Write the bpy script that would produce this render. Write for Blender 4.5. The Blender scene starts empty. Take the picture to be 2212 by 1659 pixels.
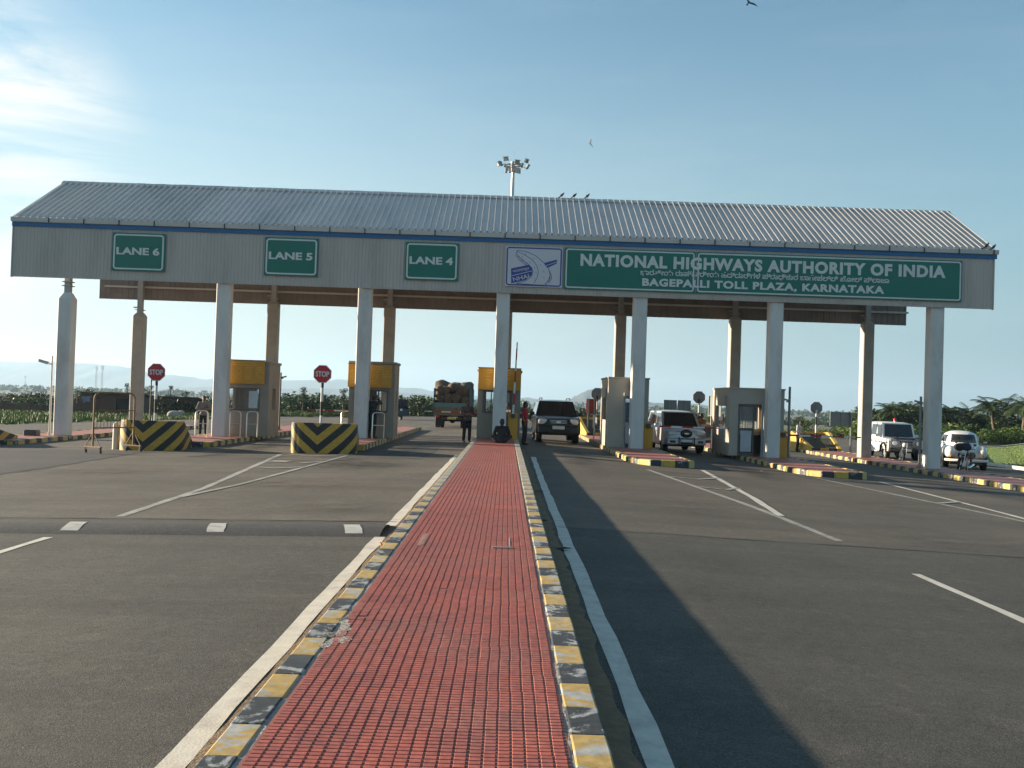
import bpy, bmesh, math, random
from mathutils import Vector, Matrix
random.seed(7)
PI = math.pi
R = math.radians
C = bpy.context.scene.collection
SC = bpy.context.scene

# ------------------------------------------------------------------ camera
FPX = 2090.0; CX, CY = 1106.0, 829.5; VPX, VPY = 1094.0, 864.0; EYE = 1.67; ROLL = R(1.9)
_d = Vector((VPX-CX, -(VPY-CY), -FPX)).normalized()
_u = Vector((math.sin(ROLL), math.cos(ROLL), 0)); _u = (_u - _d*_u.dot(_d)).normalized()
_r = _d.cross(_u)
M3 = Matrix((_r, _d, _u))            # camera axes -> world axes (right, forward, up)
cam = bpy.data.cameras.new('camera'); camo = bpy.data.objects.new('camera', cam); C.objects.link(camo)
cam.sensor_width = 36; cam.lens = 36*FPX/2212; cam.clip_start = .1; cam.clip_end = 30000
camo.matrix_world = Matrix.Translation((0, 0, EYE)) @ M3.to_4x4()
SC.camera = camo

# ------------------------------------------------------------------ sun, sky, exposure
SUN_EL = 12.0; SUN_A = 17.0           # elevation; degrees forward of due left
sdir = Vector((-math.cos(R(SUN_EL))*math.cos(R(SUN_A)), math.cos(R(SUN_EL))*math.sin(R(SUN_A)), math.sin(R(SUN_EL))))
sl = bpy.data.lights.new('sun', 'SUN'); sl.energy = 5.0; sl.angle = R(.9); sl.color = (1.0, .84, .64)
so = bpy.data.objects.new('sun', sl); C.objects.link(so)
so.rotation_euler = sdir.to_track_quat('Z', 'Y').to_euler()
W = bpy.data.worlds.new('World'); SC.world = W; W.use_nodes = True
nt = W.node_tree; nt.nodes.clear()
N = nt.nodes.new; L = nt.links.new
sky = N('ShaderNodeTexSky'); sky.sky_type = 'NISHITA'; sky.sun_disc = False
sky.sun_elevation = R(SUN_EL); sky.sun_rotation = math.atan2(sdir.x, sdir.y)
sky.altitude = 700; sky.air_density = 1.0; sky.dust_density = .6; sky.ozone_density = 1.4
bg = N('ShaderNodeBackground'); bg.inputs[1].default_value = .06
wo = N('ShaderNodeOutputWorld')
tc = N('ShaderNodeTexCoord')
mp = N('ShaderNodeMapping'); mp.inputs['Scale'].default_value = (1.6, 1.6, 9.0)
mp.inputs['Rotation'].default_value = (0, R(6), 0)
L(tc.outputs['Generated'], mp.inputs[0])
nz = N('ShaderNodeTexNoise'); nz.inputs['Scale'].default_value = 2.2; nz.inputs['Detail'].default_value = 9; nz.inputs['Roughness'].default_value = .62; nz.inputs['Distortion'].default_value = .5
L(mp.outputs[0], nz.inputs['Vector'])
# one bank of thin cloud low in the west-north-west, faint veils elsewhere
def wdot(v, lo, hi):
    n = N('ShaderNodeVectorMath'); n.operation = 'DOT_PRODUCT'; n.inputs[1].default_value = v
    nn = N('ShaderNodeVectorMath'); nn.operation = 'NORMALIZE'; L(tc.outputs['Generated'], nn.inputs[0]); L(nn.outputs[0], n.inputs[0])
    m = N('ShaderNodeMapRange'); m.inputs[1].default_value = lo; m.inputs[2].default_value = hi; m.interpolation_type = 'SMOOTHSTEP'
    L(n.outputs['Value'], m.inputs[0]); return m.outputs[0]
def pxdir(px, py): return (M3 @ Vector((px-CX, -(py-CY), -FPX))).normalized()
m1 = wdot(pxdir(-110, 330), math.cos(R(10.5)), math.cos(R(2)))
cr = N('ShaderNodeMapRange'); cr.inputs[1].default_value = .40; cr.inputs[2].default_value = .60; L(nz.outputs[0], cr.inputs[0])
mm = N('ShaderNodeMath'); mm.operation = 'MULTIPLY'; L(m1, mm.inputs[0]); L(cr.outputs[0], mm.inputs[1])
cr2 = N('ShaderNodeMapRange'); cr2.inputs[1].default_value = .45; cr2.inputs[2].default_value = .8; cr2.inputs[4].default_value = .07; L(nz.outputs[0], cr2.inputs[0])
ma = N('ShaderNodeMath'); ma.operation = 'ADD'; ma.use_clamp = True; L(mm.outputs[0], ma.inputs[0]); L(cr2.outputs[0], ma.inputs[1])
mix = N('ShaderNodeMix'); mix.data_type = 'RGBA'; mix.inputs[7].default_value = (5.2, 5.2, 5.0, 1)
L(ma.outputs[0], mix.inputs[0]); 
# pale dust veil that thickens towards the horizon and towards the sun
sxyz = N('ShaderNodeSeparateXYZ'); L(tc.outputs['Generated'], sxyz.inputs[0])
ve = N('ShaderNodeMapRange'); ve.inputs[1].default_value = .42; ve.inputs[2].default_value = -.02; ve.inputs[3].default_value = 0; ve.inputs[4].default_value = .93; ve.interpolation_type = 'SMOOTHSTEP'; L(sxyz.outputs[2], ve.inputs[0])
vs_ = wdot(Vector((sdir.x, sdir.y, 0)).normalized(), -.35, .85)
vc = N('ShaderNodeMix'); vc.data_type = 'RGBA'; vc.inputs[6].default_value = (1.35, 2.2, 2.6, 1); vc.inputs[7].default_value = (3.9, 4.1, 3.9, 1); L(vs_, vc.inputs[0])
vm = N('ShaderNodeMix'); vm.data_type = 'RGBA'; L(ve.outputs[0], vm.inputs[0]); tn = N('ShaderNodeMix'); tn.data_type = 'RGBA'; tn.blend_type = 'MULTIPLY'; tn.inputs[0].default_value = 1; tn.inputs[7].default_value = (.78, 1.0, .97, 1); L(sky.outputs[0], tn.inputs[6]); L(tn.outputs[2], vm.inputs[6]); L(vc.outputs[2], vm.inputs[7])
L(vm.outputs[2], mix.inputs[6]); L(mix.outputs[2], bg.inputs[0]); L(bg.outputs[0], wo.inputs[0])
SC.view_settings.view_transform = 'Standard'; SC.view_settings.look = 'None'; SC.view_settings.exposure = 1.7; SC.view_settings.gamma = 1
SC.cycles.max_bounces = 6; SC.cycles.volume_bounces = 0

# ------------------------------------------------------------------ helpers
def gz(x):                              # cambered carriageways fall away from the median
    if x > .5: return -.034*(min(x, 24)-.5)
    if x < -1.25: return -.022*(-max(x, -26)-1.25)
    return 0.0
def ss(a, b, v): t = min(1, max(0, (v-a)/(b-a))); return t*t*(3-2*t)
def drop(x, y):                         # the plaza stands on an embankment; the land falls away beyond it
    return -5.6*ss(82, 260, y)*(1-.75*ss(14, 40, x)*(1-ss(200, 500, y)))-1.2*ss(28, 70, -x)*ss(60, 110, y)
def tz(x, y): return gz(x)+drop(x, y)
def at(px, py, Y):                      # point at distance Y along the road seen at that pixel
    v = M3 @ Vector((px-CX, -(py-CY), -FPX)); v *= Y/v.y
    return Vector((v.x, Y, v.z+EYE))
def gp(px, py, dz=0):                   # point on the ground seen at that pixel
    v = M3 @ Vector((px-CX, -(py-CY), -FPX)); z = 0
    for _ in range(12):
        t = (z+dz-EYE)/v.z; x = v.x*t; z = gz(x)
    return Vector((x, v.y*t, z+dz))

def tag(o, label=None, cat=None, group=None, kind=None):
    if label: o['label'] = label
    if cat: o['category'] = cat
    if group: o['group'] = group
    if kind: o['kind'] = kind
    return o
def thing(name, label, cat, loc=(0, 0, 0), rz=0, group=None):
    o = bpy.data.objects.new(name, None); C.objects.link(o); o.empty_display_size = .2
    o.location = loc; o.rotation_euler = (0, 0, rz)
    return tag(o, label, cat, group)
def dup(root, loc, rz=0, label=None, group=None, sc=None):
    r = root.copy(); C.objects.link(r); r.location = loc; r.rotation_euler = (0, 0, rz)
    if sc: r.scale = (sc, sc, sc) if not hasattr(sc, '__len__') else sc
    if label: r['label'] = label
    if group: r['group'] = group
    for ch in list(root.children):
        c = ch.copy(); C.objects.link(c); c.parent = r
        for g in list(ch.children):
            d = g.copy(); C.objects.link(d); d.parent = c
    return r

class MB:
    def __init__(s): s.v = []; s.f = []; s.m = []
    def add(s, vs, fs, mi=0):
        b = len(s.v); s.v += [tuple(v) for v in vs]
        for f in fs: s.f.append([b+i for i in f]); s.m.append(mi)
        return s
    def box(s, x0, x1, y0, y1, z0, z1, mi=0, M=None):
        vs = [Vector(p) for p in ((x0,y0,z0),(x1,y0,z0),(x1,y1,z0),(x0,y1,z0),(x0,y0,z1),(x1,y0,z1),(x1,y1,z1),(x0,y1,z1))]
        if M is not None: vs = [M @ v for v in vs]
        return s.add(vs, [(3,2,1,0),(4,5,6,7),(0,1,5,4),(1,2,6,5),(2,3,7,6),(3,0,4,7)], mi)
    def tube(s, pts, rad, n=8, mi=0, cap=True, closed=False):
        pts = [Vector(p) for p in pts]; k = len(pts)
        rs = rad if hasattr(rad, '__len__') else [rad]*k
        vs = []; ref = None
        for i, p in enumerate(pts):
            a = pts[i-1] if (i > 0 or closed) else p; b = pts[(i+1) % k] if (i < k-1 or closed) else p
            t = (b-a).normalized()
            if ref is None: ref = Vector((0,0,1)) if abs(t.z) < .9 else Vector((1,0,0))
            x = t.cross(ref).normalized(); y = x.cross(t).normalized(); ref = y
            for j in range(n):
                q = 2*PI*j/n; vs.append(p+(x*math.cos(q)+y*math.sin(q))*rs[i])
        fs = []
        for i in range(k if closed else k-1):
            i2 = (i+1) % k
            for j in range(n):
                j2 = (j+1) % n; fs.append((i*n+j, i*n+j2, i2*n+j2, i2*n+j))
        if cap and not closed:
            fs.append(tuple(range(n-1, -1, -1))); fs.append(tuple((k-1)*n+j for j in range(n)))
        return s.add(vs, fs, mi)
    def prism(s, poly, a0, a1, axis='y', mi=0, M=None):   # poly in the other two axes
        def mk(p, a):
            if axis == 'y': return Vector((p[0], a, p[1]))
            if axis == 'x': return Vector((a, p[0], p[1]))
            return Vector((p[0], p[1], a))
        n = len(poly); vs = [mk(p, a0) for p in poly]+[mk(p, a1) for p in poly]
        if M is not None: vs = [M @ v for v in vs]
        return s.add(vs, [tuple(range(n)), tuple(range(2*n-1, n-1, -1))]+[(i, n+i, n+(i+1) % n, (i+1) % n) for i in range(n)], mi)
    def ell(s, c, r, nu=12, nv=8, mi=0, M=None, e=1.0):
        vs = []; fs = []
        sg = lambda v: math.copysign(abs(v)**e, v)
        for i in range(nv+1):
            th = PI*i/nv
            for j in range(nu):
                ph = 2*PI*j/nu
                p = Vector((r[0]*sg(math.sin(th))*sg(math.cos(ph)), r[1]*sg(math.sin(th))*sg(math.sin(ph)), r[2]*sg(math.cos(th))))
                if M is not None: p = M @ p
                vs.append(p+Vector(c))
        for i in range(nv):
            for j in range(nu):
                j2 = (j+1) % nu; fs.append((i*nu+j, (i+1)*nu+j, (i+1)*nu+j2, i*nu+j2))
        return s.add(vs, fs, mi)
    def ribbon(s, pts, w, z=None, mi=0, th=0):      # flat strip along pts in XY (z list per point)
        pts = [Vector(p) for p in pts]; vs = []
        for i, p in enumerate(pts):
            a = pts[max(i-1, 0)]; b = pts[min(i+1, len(pts)-1)]; t = (b-a); t.z = 0; t.normalize(); n = Vector((-t.y, t.x, 0))*w/2
            vs += [p+n, p-n]
        return s.add(vs, [(2*i, 2*i+1, 2*i+3, 2*i+2) for i in range(len(pts)-1)], mi)
    def build(s, name, mats, parent=None, smooth=0, bevel=0, seg=1, tri=False, merge=False):
        me = bpy.data.meshes.new(name); me.from_pydata(s.v, [], s.f)
        if not isinstance(mats, (list, tuple)): mats = [mats]
        for m in mats: me.materials.append(m)
        me.polygons.foreach_set('material_index', s.m)
        bm = bmesh.new(); bm.from_mesh(me)
        if merge or bevel: bmesh.ops.remove_doubles(bm, verts=bm.verts, dist=1e-5)
        bmesh.ops.recalc_face_normals(bm, faces=bm.faces)
        if bevel:
            es = [e for e in bm.edges if len(e.link_faces) == 2 and e.calc_face_angle(0) > R(35)]
            try: bmesh.ops.bevel(bm, geom=es, offset=bevel, segments=seg, affect='EDGES', clamp_overlap=True)
            except Exception: pass
        if smooth:
            for f in bm.faces: f.smooth = True
            for e in bm.edges:
                if len(e.link_faces) == 2 and e.calc_face_angle(0) > R(smooth): e.smooth = False
        bm.to_mesh(me); bm.free()
        o = bpy.data.objects.new(name, me); C.objects.link(o)
        if parent: o.parent = parent
        return o

def remeshed(mb, name, mats, parent, vox, smooth_it=2):
    t = mb.build(name+'_src', mats)
    m = t.modifiers.new('r', 'REMESH'); m.mode = 'VOXEL'; m.voxel_size = vox; m.use_smooth_shade = True
    s2 = t.modifiers.new('s', 'SMOOTH'); s2.factor = .5; s2.iterations = smooth_it
    dg = bpy.context.evaluated_depsgraph_get(); me = bpy.data.meshes.new_from_object(t.evaluated_get(dg))
    bpy.data.objects.remove(t); me.name = name
    me.materials.clear()
    for q in (mats if isinstance(mats, (list, tuple)) else [mats]): me.materials.append(q)
    for p in me.polygons: p.use_smooth = True
    o = bpy.data.objects.new(name, me); C.objects.link(o); o.parent = parent
    return o

# ------------------------------------------------------------------ materials
def mat(name, col, rough=.7, metal=0, var=.12, vs=3.0, bump=0, bs=30.0, dirt=None, dirt_amt=.3, ds=1.5, spec=.5, stretch=None):
    m = bpy.data.materials.new(name); m.use_nodes = True; t = m.node_tree; n = t.nodes; l = t.links
    p = n['Principled BSDF']; p.inputs['Roughness'].default_value = rough; p.inputs['Metallic'].default_value = metal
    p.inputs['Specular IOR Level'].default_value = spec
    tcn = n.new('ShaderNodeTexCoord'); src = tcn.outputs['Object']
    if stretch:
        mpn = n.new('ShaderNodeMapping'); mpn.inputs['Scale'].default_value = stretch; l.new(src, mpn.inputs[0]); src = mpn.outputs[0]
    a = n.new('ShaderNodeTexNoise'); a.inputs['Scale'].default_value = vs; a.inputs['Detail'].default_value = 8; a.inputs['Roughness'].default_value = .65; l.new(src, a.inputs[0])
    mr = n.new('ShaderNodeMapRange'); mr.inputs[1].default_value = .3; mr.inputs[2].default_value = .7; mr.inputs[3].default_value = 1-var; mr.inputs[4].default_value = 1+var; l.new(a.outputs[0], mr.inputs[0])
    mx = n.new('ShaderNodeVectorMath'); mx.operation = 'SCALE'; mx.inputs[0].default_value = col[:3]; l.new(mr.outputs[0], mx.inputs['Scale'])
    out = mx.outputs[0]
    if dirt:
        b = n.new('ShaderNodeTexNoise'); b.inputs['Scale'].default_value = ds; b.inputs['Detail'].default_value = 10; b.inputs['Roughness'].default_value = .7; l.new(src, b.inputs[0])
        r2 = n.new('ShaderNodeMapRange'); r2.inputs[1].default_value = .48; r2.inputs[2].default_value = .7; r2.inputs[4].default_value = dirt_amt; l.new(b.outputs[0], r2.inputs[0])
        mi = n.new('ShaderNodeMix'); mi.data_type = 'RGBA'; mi.inputs[7].default_value = (*dirt, 1); l.new(r2.outputs[0], mi.inputs[0]); l.new(out, mi.inputs[6]); out = mi.outputs[2]
    l.new(out, p.inputs['Base Color'])
    if bump:
        c = n.new('ShaderNodeTexNoise'); c.inputs['Scale'].default_value = bs; c.inputs['Detail'].default_value = 6; l.new(src, c.inputs[0])
        bp = n.new('ShaderNodeBump'); bp.inputs['Strength'].default_value = bump; bp.inputs['Distance'].default_value = .02; l.new(c.outputs[0], bp.inputs['Height']); l.new(bp.outputs[0], p.inputs['Normal'])
    return m

def striped(name, fn, c1, c2, rough=.7, wear=(.42,.42,.42), wear_amt=.8, wear_lo=.60, fade=None):
    """two paints in bands; fn(t) returns a 0..1 socket; wear shows the concrete"""
    m = bpy.data.materials.new(name); m.use_nodes = True; t = m.node_tree; n = t.nodes; l = t.links
    p = n['Principled BSDF']; p.inputs['Roughness'].default_value = rough
    tcn = n.new('ShaderNodeTexCoord'); s = fn(t, tcn.outputs['Object'])
    mi = n.new('ShaderNodeMix'); mi.data_type = 'RGBA'; mi.inputs[6].default_value = (*c1, 1); mi.inputs[7].default_value = (*c2, 1); l.new(s, mi.inputs[0])
    out = mi.outputs[2]
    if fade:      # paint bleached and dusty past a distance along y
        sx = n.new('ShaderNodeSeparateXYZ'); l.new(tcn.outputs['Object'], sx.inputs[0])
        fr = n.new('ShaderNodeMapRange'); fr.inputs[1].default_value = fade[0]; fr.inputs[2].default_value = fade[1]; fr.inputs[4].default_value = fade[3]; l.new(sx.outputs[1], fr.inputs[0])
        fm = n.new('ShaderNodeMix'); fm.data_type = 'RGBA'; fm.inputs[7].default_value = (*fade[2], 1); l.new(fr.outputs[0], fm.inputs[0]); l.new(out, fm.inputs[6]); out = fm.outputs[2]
    a = n.new('ShaderNodeTexNoise'); a.inputs['Scale'].default_value = 5; a.inputs['Detail'].default_value = 12; a.inputs['Roughness'].default_value = .72; a.inputs['Distortion'].default_value = .6; l.new(tcn.outputs['Object'], a.inputs[0])
    r = n.new('ShaderNodeMapRange'); r.inputs[1].default_value = wear_lo; r.inputs[2].default_value = wear_lo+.05; r.inputs[4].default_value = wear_amt; l.new(a.outputs[0], r.inputs[0])
    m2 = n.new('ShaderNodeMix'); m2.data_type = 'RGBA'; m2.inputs[7].default_value = (*wear, 1); l.new(r.outputs[0], m2.inputs[0]); l.new(out, m2.inputs[6])
    b = n.new('ShaderNodeTexNoise'); b.inputs['Scale'].default_value = 14; b.inputs['Detail'].default_value = 8; l.new(tcn.outputs['Object'], b.inputs[0])
    r3 = n.new('ShaderNodeMapRange'); r3.inputs[1].default_value = .3; r3.inputs[2].default_value = .7; r3.inputs[3].default_value = .78; r3.inputs[4].default_value = 1.12; l.new(b.outputs[0], r3.inputs[0])
    v = n.new('ShaderNodeVectorMath'); v.operation = 'SCALE'; l.new(m2.outputs[2], v.inputs[0]); l.new(r3.outputs[0], v.inputs['Scale'])
    l.new(v.outputs[0], p.inputs['Base Color'])
    bp = n.new('ShaderNodeBump'); bp.inputs['Strength'].default_value = .35; bp.inputs['Distance'].default_value = .01; l.new(b.outputs[0], bp.inputs['Height']); l.new(bp.outputs[0], p.inputs['Normal'])
    return m
def band_axis(axis, period, phase=0, duty=.5):
    def fn(t, src):
        n = t.nodes; l = t.links; sx = n.new('ShaderNodeSeparateXYZ'); l.new(src, sx.inputs[0])
        a = n.new('ShaderNodeMath'); a.operation = 'MULTIPLY_ADD'; a.inputs[1].default_value = 1/period; a.inputs[2].default_value = phase; l.new(sx.outputs[axis], a.inputs[0])
        f = n.new('ShaderNodeMath'); f.operation = 'FRACT'; l.new(a.outputs[0], f.inputs[0])
        g = n.new('ShaderNodeMath'); g.operation = 'GREATER_THAN'; g.inputs[1].default_value = duty; l.new(f.outputs[0], g.inputs[0]); return g.outputs[0]
    return fn
def chevron(x0, slope, period, yk=.8):
    def fn(t, src):
        n = t.nodes; l = t.links; sx = n.new('ShaderNodeSeparateXYZ'); l.new(src, sx.inputs[0])
        def M(op, a, b=None, c=None):
            q = n.new('ShaderNodeMath'); q.operation = op
            for i, z in enumerate((a, b, c)):
                if z is None: continue
                if isinstance(z, (int, float)): q.inputs[i].default_value = z
                else: l.new(z, q.inputs[i])
            return q.outputs[0]
        ax = M('ABSOLUTE', M('SUBTRACT', sx.outputs[0], x0))
        ax = M('MULTIPLY_ADD', sx.outputs[1], yk, ax)
        v = M('MULTIPLY_ADD', ax, -slope, sx.outputs[2])
        return M('GREATER_THAN', M('FRACT', M('MULTIPLY', v, 1/period)), .5)
    return fn

YEL = (.56, .33, .05); BLK = (.022, .022, .024)
Mt = {}
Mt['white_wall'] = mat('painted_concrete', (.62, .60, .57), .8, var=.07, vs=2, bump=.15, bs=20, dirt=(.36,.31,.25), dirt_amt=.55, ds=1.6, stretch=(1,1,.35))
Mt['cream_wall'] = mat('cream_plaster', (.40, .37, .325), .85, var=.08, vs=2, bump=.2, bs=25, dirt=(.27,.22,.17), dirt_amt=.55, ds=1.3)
Mt['fascia'] = mat('fascia_sheet', (.47, .42, .38), .45, var=.05, vs=.6, dirt=(.30,.26,.22), dirt_amt=.55, ds=1.1, stretch=(1,1,.18))
Mt['roof'] = mat('roof_sheet', (.62, .56, .51), .24, metal=.0, var=.08, vs=.7, dirt=(.22,.22,.21), dirt_amt=.35, ds=.6, stretch=(1,.25,.25))
Mt['gutter'] = mat('gutter_metal', (.52,.50,.47), .5, var=.08, vs=1)
Mt['blue'] = mat('blue_trim', (.012,.12,.31), .45, var=.1)
Mt['steel'] = mat('grey_steel', (.36,.35,.34), .5, metal=.3, var=.1)
Mt['dark_steel'] = mat('dark_steel', (.06,.06,.06), .5, metal=.3)
Mt['stainless'] = mat('stainless_tube', (.62,.60,.57), .28, metal=.9, var=.05)
Mt['yellow'] = mat('yellow_board', (.50,.235,.012), .5, var=.08, vs=4, dirt=(.30,.15,.02), dirt_amt=.3)
Mt['yellow_print'] = mat('pale_print', (.62,.34,.05), .5, var=.15, vs=9)
Mt['glass'] = mat('dark_glass', (.02,.022,.025), .06, var=.05, spec=.8)
Mt['black'] = mat('black_rubber', (.018,.018,.018), .75, var=.2)
Mt['black_gloss'] = mat('black_gloss', (.015,.015,.017), .3)
Mt['frame'] = mat('window_frame', (.10,.09,.085), .5)
Mt['paper'] = mat('white_paper', (.7,.72,.74), .7)
Mt['tile'] = None
Mt['green'] = mat('sign_green', (.0, .15, .105), .38, var=.06, vs=1.5, dirt=(.01,.09,.06), dirt_amt=.5)
Mt['white'] = mat('sign_white', (.62,.64,.62), .45, var=.06, vs=4, dirt=(.42,.43,.42), dirt_amt=.4)
Mt['logo_bg'] = mat('logo_panel', (.60,.57,.60), .45, var=.04)
Mt['logo_blue'] = mat('logo_blue', (.035,.06,.26), .45, var=.05)
Mt['red'] = mat('sign_red', (.50,.015,.025), .4, var=.08)
Mt['red_arm'] = mat('barrier_red', (.38,.04,.03), .5, var=.1)
Mt['sign_back'] = mat('sign_back', (.16,.19,.20), .55, metal=.2, var=.12)
Mt['line'] = mat('road_paint', (.58,.54,.46), .75, var=.12, vs=5, bump=.12, bs=60, dirt=(.25,.22,.18), dirt_amt=.5, ds=4)
Mt['line_old'] = mat('worn_road_paint', (.33,.32,.29), .8, var=.18, vs=4, bump=.3, bs=60, dirt=(.14,.13,.115), dirt_amt=.95, ds=3.4)
Mt['sand'] = mat('blown_sand', (.20,.135,.075), .95, var=.25, vs=9, bump=.5, bs=50, dirt=(.10,.085,.07), dirt_amt=.6, ds=4)
Mt['mortar'] = mat('mortar', (.30,.27,.24), .9, var=.25, vs=12, bump=.6, bs=40)
Mt['silver'] = mat('silver_paint', (.50,.50,.52), .28, metal=.35, var=.03)
Mt['navy'] = mat('dark_blue_paint', (.035,.05,.09), .22, metal=.4, var=.05)
Mt['grey_paint'] = mat('dark_grey_paint', (.018,.022,.030), .2, metal=.1, var=.05)
Mt['vwhite'] = mat('white_car_paint', (.72,.71,.68), .28, var=.03)
Mt['vgrey'] = mat('grey_hood_paint', (.10,.12,.16), .25, metal=.3, var=.05)
Mt['chrome'] = mat('chrome', (.7,.7,.7), .12, metal=1, var=.03)
Mt['lamp'] = mat('lamp_glass', (.75,.75,.72), .1, var=.05, spec=.8)
Mt['plate'] = mat('plate_white', (.7,.7,.68), .5)
Mt['plate_y'] = mat('plate_yellow', (.55,.42,.08), .5)
Mt['skin'] = mat('brown_skin', (.16,.075,.045), .55, var=.1)
Mt['hair'] = mat('black_hair', (.012,.010,.010), .6)

def cloth(name, c): return mat(name, c, .9, var=.15, vs=12, bump=.3, bs=40)

def text_mesh(s, name, parent, m, loc, size, width=None, bold=.0, rot=(PI/2, 0, 0), ext=.006, align='LEFT', space=1.0, height=None):
    cu = bpy.data.curves.new(name+'_c', 'FONT'); cu.body = s; cu.size = size; cu.extrude = ext; cu.offset = bold; cu.space_character = space; cu.resolution_u = 3
    o = bpy.data.objects.new(name+'_c', cu); C.objects.link(o)
    dg = bpy.context.evaluated_depsgraph_get(); dg.update(); me = bpy.data.meshes.new_from_object(o.evaluated_get(dg))
    bpy.data.objects.remove(o)
    xs = [v.co.x for v in me.vertices] or [0]; ys = [v.co.y for v in me.vertices] or [0]
    x0, x1, y0, y1 = min(xs), max(xs), min(ys), max(ys)
    kx = width/(x1-x0) if width else 1; ky = height/(y1-y0) if height else (1 if not width else kx)
    for v in me.vertices: v.co.x = (v.co.x-x0)*kx; v.co.y = (v.co.y-y0)*ky
    me.materials.clear(); me.materials.append(m); me.name = name
    q = bpy.data.objects.new(name, me); C.objects.link(q); q.parent = parent; q.location = loc; q.rotation_euler = rot
    return q

# ------------------------------------------------------------------ ground and roads
def sheet(name, xs, ys, dz, m, label=None, jag=0, kind='structure'):
    b = MB(); vs = []; nx = len(xs)
    for y in ys:
        for x in xs: vs.append((x+(random.uniform(-jag, jag) if x in (xs[0], xs[-1]) else 0), y, tz(x, y)+dz))
    fs = [(j*nx+i, j*nx+i+1, (j+1)*nx+i+1, (j+1)*nx+i) for j in range(len(ys)-1) for i in range(nx-1)]
    o = b.add(vs, fs).build(name, m); tag(o, label=label, kind=kind); return o

def asphalt(name, c, c2, streak):
    m = bpy.data.materials.new(name); m.use_nodes = True; t = m.node_tree; n = t.nodes; l = t.links
    p = n['Principled BSDF']; p.inputs['Roughness'].default_value = .82; p.inputs['Specular IOR Level'].default_value = .35
    tcn = n.new('ShaderNodeTexCoord'); src = tcn.outputs['Object']
    def noise(scale, det=6, st=None, rough=.6, dist=0):
        s = src
        if st: q = n.new('ShaderNodeMapping'); q.inputs['Scale'].default_value = st; l.new(src, q.inputs[0]); s = q.outputs[0]
        a = n.new('ShaderNodeTexNoise'); a.inputs['Scale'].default_value = scale; a.inputs['Detail'].default_value = det; a.inputs['Roughness'].default_value = rough; a.inputs['Distortion'].default_value = dist; l.new(s, a.inputs[0]); return a.outputs[0]
    def rng(s, a, b, lo, hi):
        r = n.new('ShaderNodeMapRange'); r.inputs[1].default_value = a; r.inputs[2].default_value = b; r.inputs[3].default_value = lo; r.inputs[4].default_value = hi; l.new(s, r.inputs[0]); return r.outputs[0]
    def mixc(fac, a, b):
        q = n.new('ShaderNodeMix'); q.data_type = 'RGBA'
        l.new(fac, q.inputs[0])
        for i, z in ((6, a), (7, b)):
            if isinstance(z, tuple): q.inputs[i].default_value = (*z, 1)
            else: l.new(z, q.inputs[i])
        return q.outputs[2]
    col = mixc(rng(noise(.35, 8, rough=.7), .35, .68, 0, 1), c, c2)
    col = mixc(rng(noise(.55, 7, (.22, 1.6, 1), .7), .45, .75, 0, streak), col, tuple(v*.5 for v in c))          # tyre and oil marks, dragged across
    col = mixc(rng(noise(1.3, 7, (1.0, .18, 1), .7), .5, .8, 0, .35), col, tuple(v*.55 for v in c))
    col = mixc(rng(noise(2.2, 9, rough=.75, dist=.4), .55, .8, 0, .4), col, (.20, .165, .12))                   # dust
    v = n.new('ShaderNodeVectorMath'); v.operation = 'SCALE'; l.new(col, v.inputs[0]); mq = n.new('ShaderNodeMath'); mq.operation = 'MULTIPLY'; l.new(rng(noise(70, 3, rough=.8), .3, .7, .35, 1.75), mq.inputs[0]); l.new(rng(noise(11, 5, rough=.75), .3, .7, .80, 1.22), mq.inputs[1]); l.new(mq.outputs[0], v.inputs['Scale'])
    vo = n.new('ShaderNodeTexVoronoi'); vo.inputs['Scale'].default_value = 55; l.new(src, vo.inputs[0])
    col = mixc(rng(vo.outputs['Distance'], .0, .2, .75, 0), v.outputs[0], (.34, .31, .27))                        # pale stone in the mix
    l.new(col, p.inputs['Base Color'])
    bp = n.new('ShaderNodeBump'); bp.inputs['Strength'].default_value = .7; bp.inputs['Distance'].default_value = .006; l.new(noise(120, 3), bp.inputs['Height']); l.new(bp.outputs[0], p.inputs['Normal'])
    return m
A_near = asphalt('old_asphalt', (.058,.055,.048), (.088,.080,.065), .6)
A_far = asphalt('plaza_asphalt', (.122,.103,.080), (.070,.063,.053), .9)
A_dark = asphalt('dark_asphalt', (.050,.050,.050), (.066,.062,.056), .6)

GX = [-7000, -3000, -1200, -600, -300, -150, -110, -80, -60, -45, -35, -26, -14, -1.25, .5, 12, 24, 32, 40, 60, 80, 110, 150, 300, 600, 1200, 3000, 7000]
def soil():
    m = mat('soil_and_scrub', (.115,.095,.055), .95, var=.35, vs=.12, bump=.6, bs=4, dirt=(.055,.085,.022), dirt_amt=1.0, ds=.06)
    return m
gm = soil()
g_ = sheet('ground', GX, [-60, 0, 30, 60, 70, 80, 90, 100, 110, 120, 135, 150, 170, 190, 210, 230, 260, 400, 800, 1500, 4000, 9000], -.07, gm)
XR = [-27, -18, -10.35, -1.25, .5, 12, 24]
sheet('road', [-26.5, -18, -10.35, -1.25, .5, 12, 23.6], [-14, 0, 12.9, 13.0], 0, A_near)
rf = MB(); rows = [(13.0, -26.8, 23.8), (20, -27, 23.9), (30, -27.2, 24), (44, -27.2, 24), (50, -27, 24.8), (58, -26, 28.5), (72, -22, 34), (84, -19, 36), (87, -16, 15), (90, -15, 13.5), (97, -14, 12.5), (105, -13, 11.5), (115, -12, 10.5), (130, -12, 10.5), (150, -12, 10.5), (175, -12, 10.5), (205, -12, 10.5), (240, -12, 10.5), (400, -12, 10.5)]
vs = []
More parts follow.
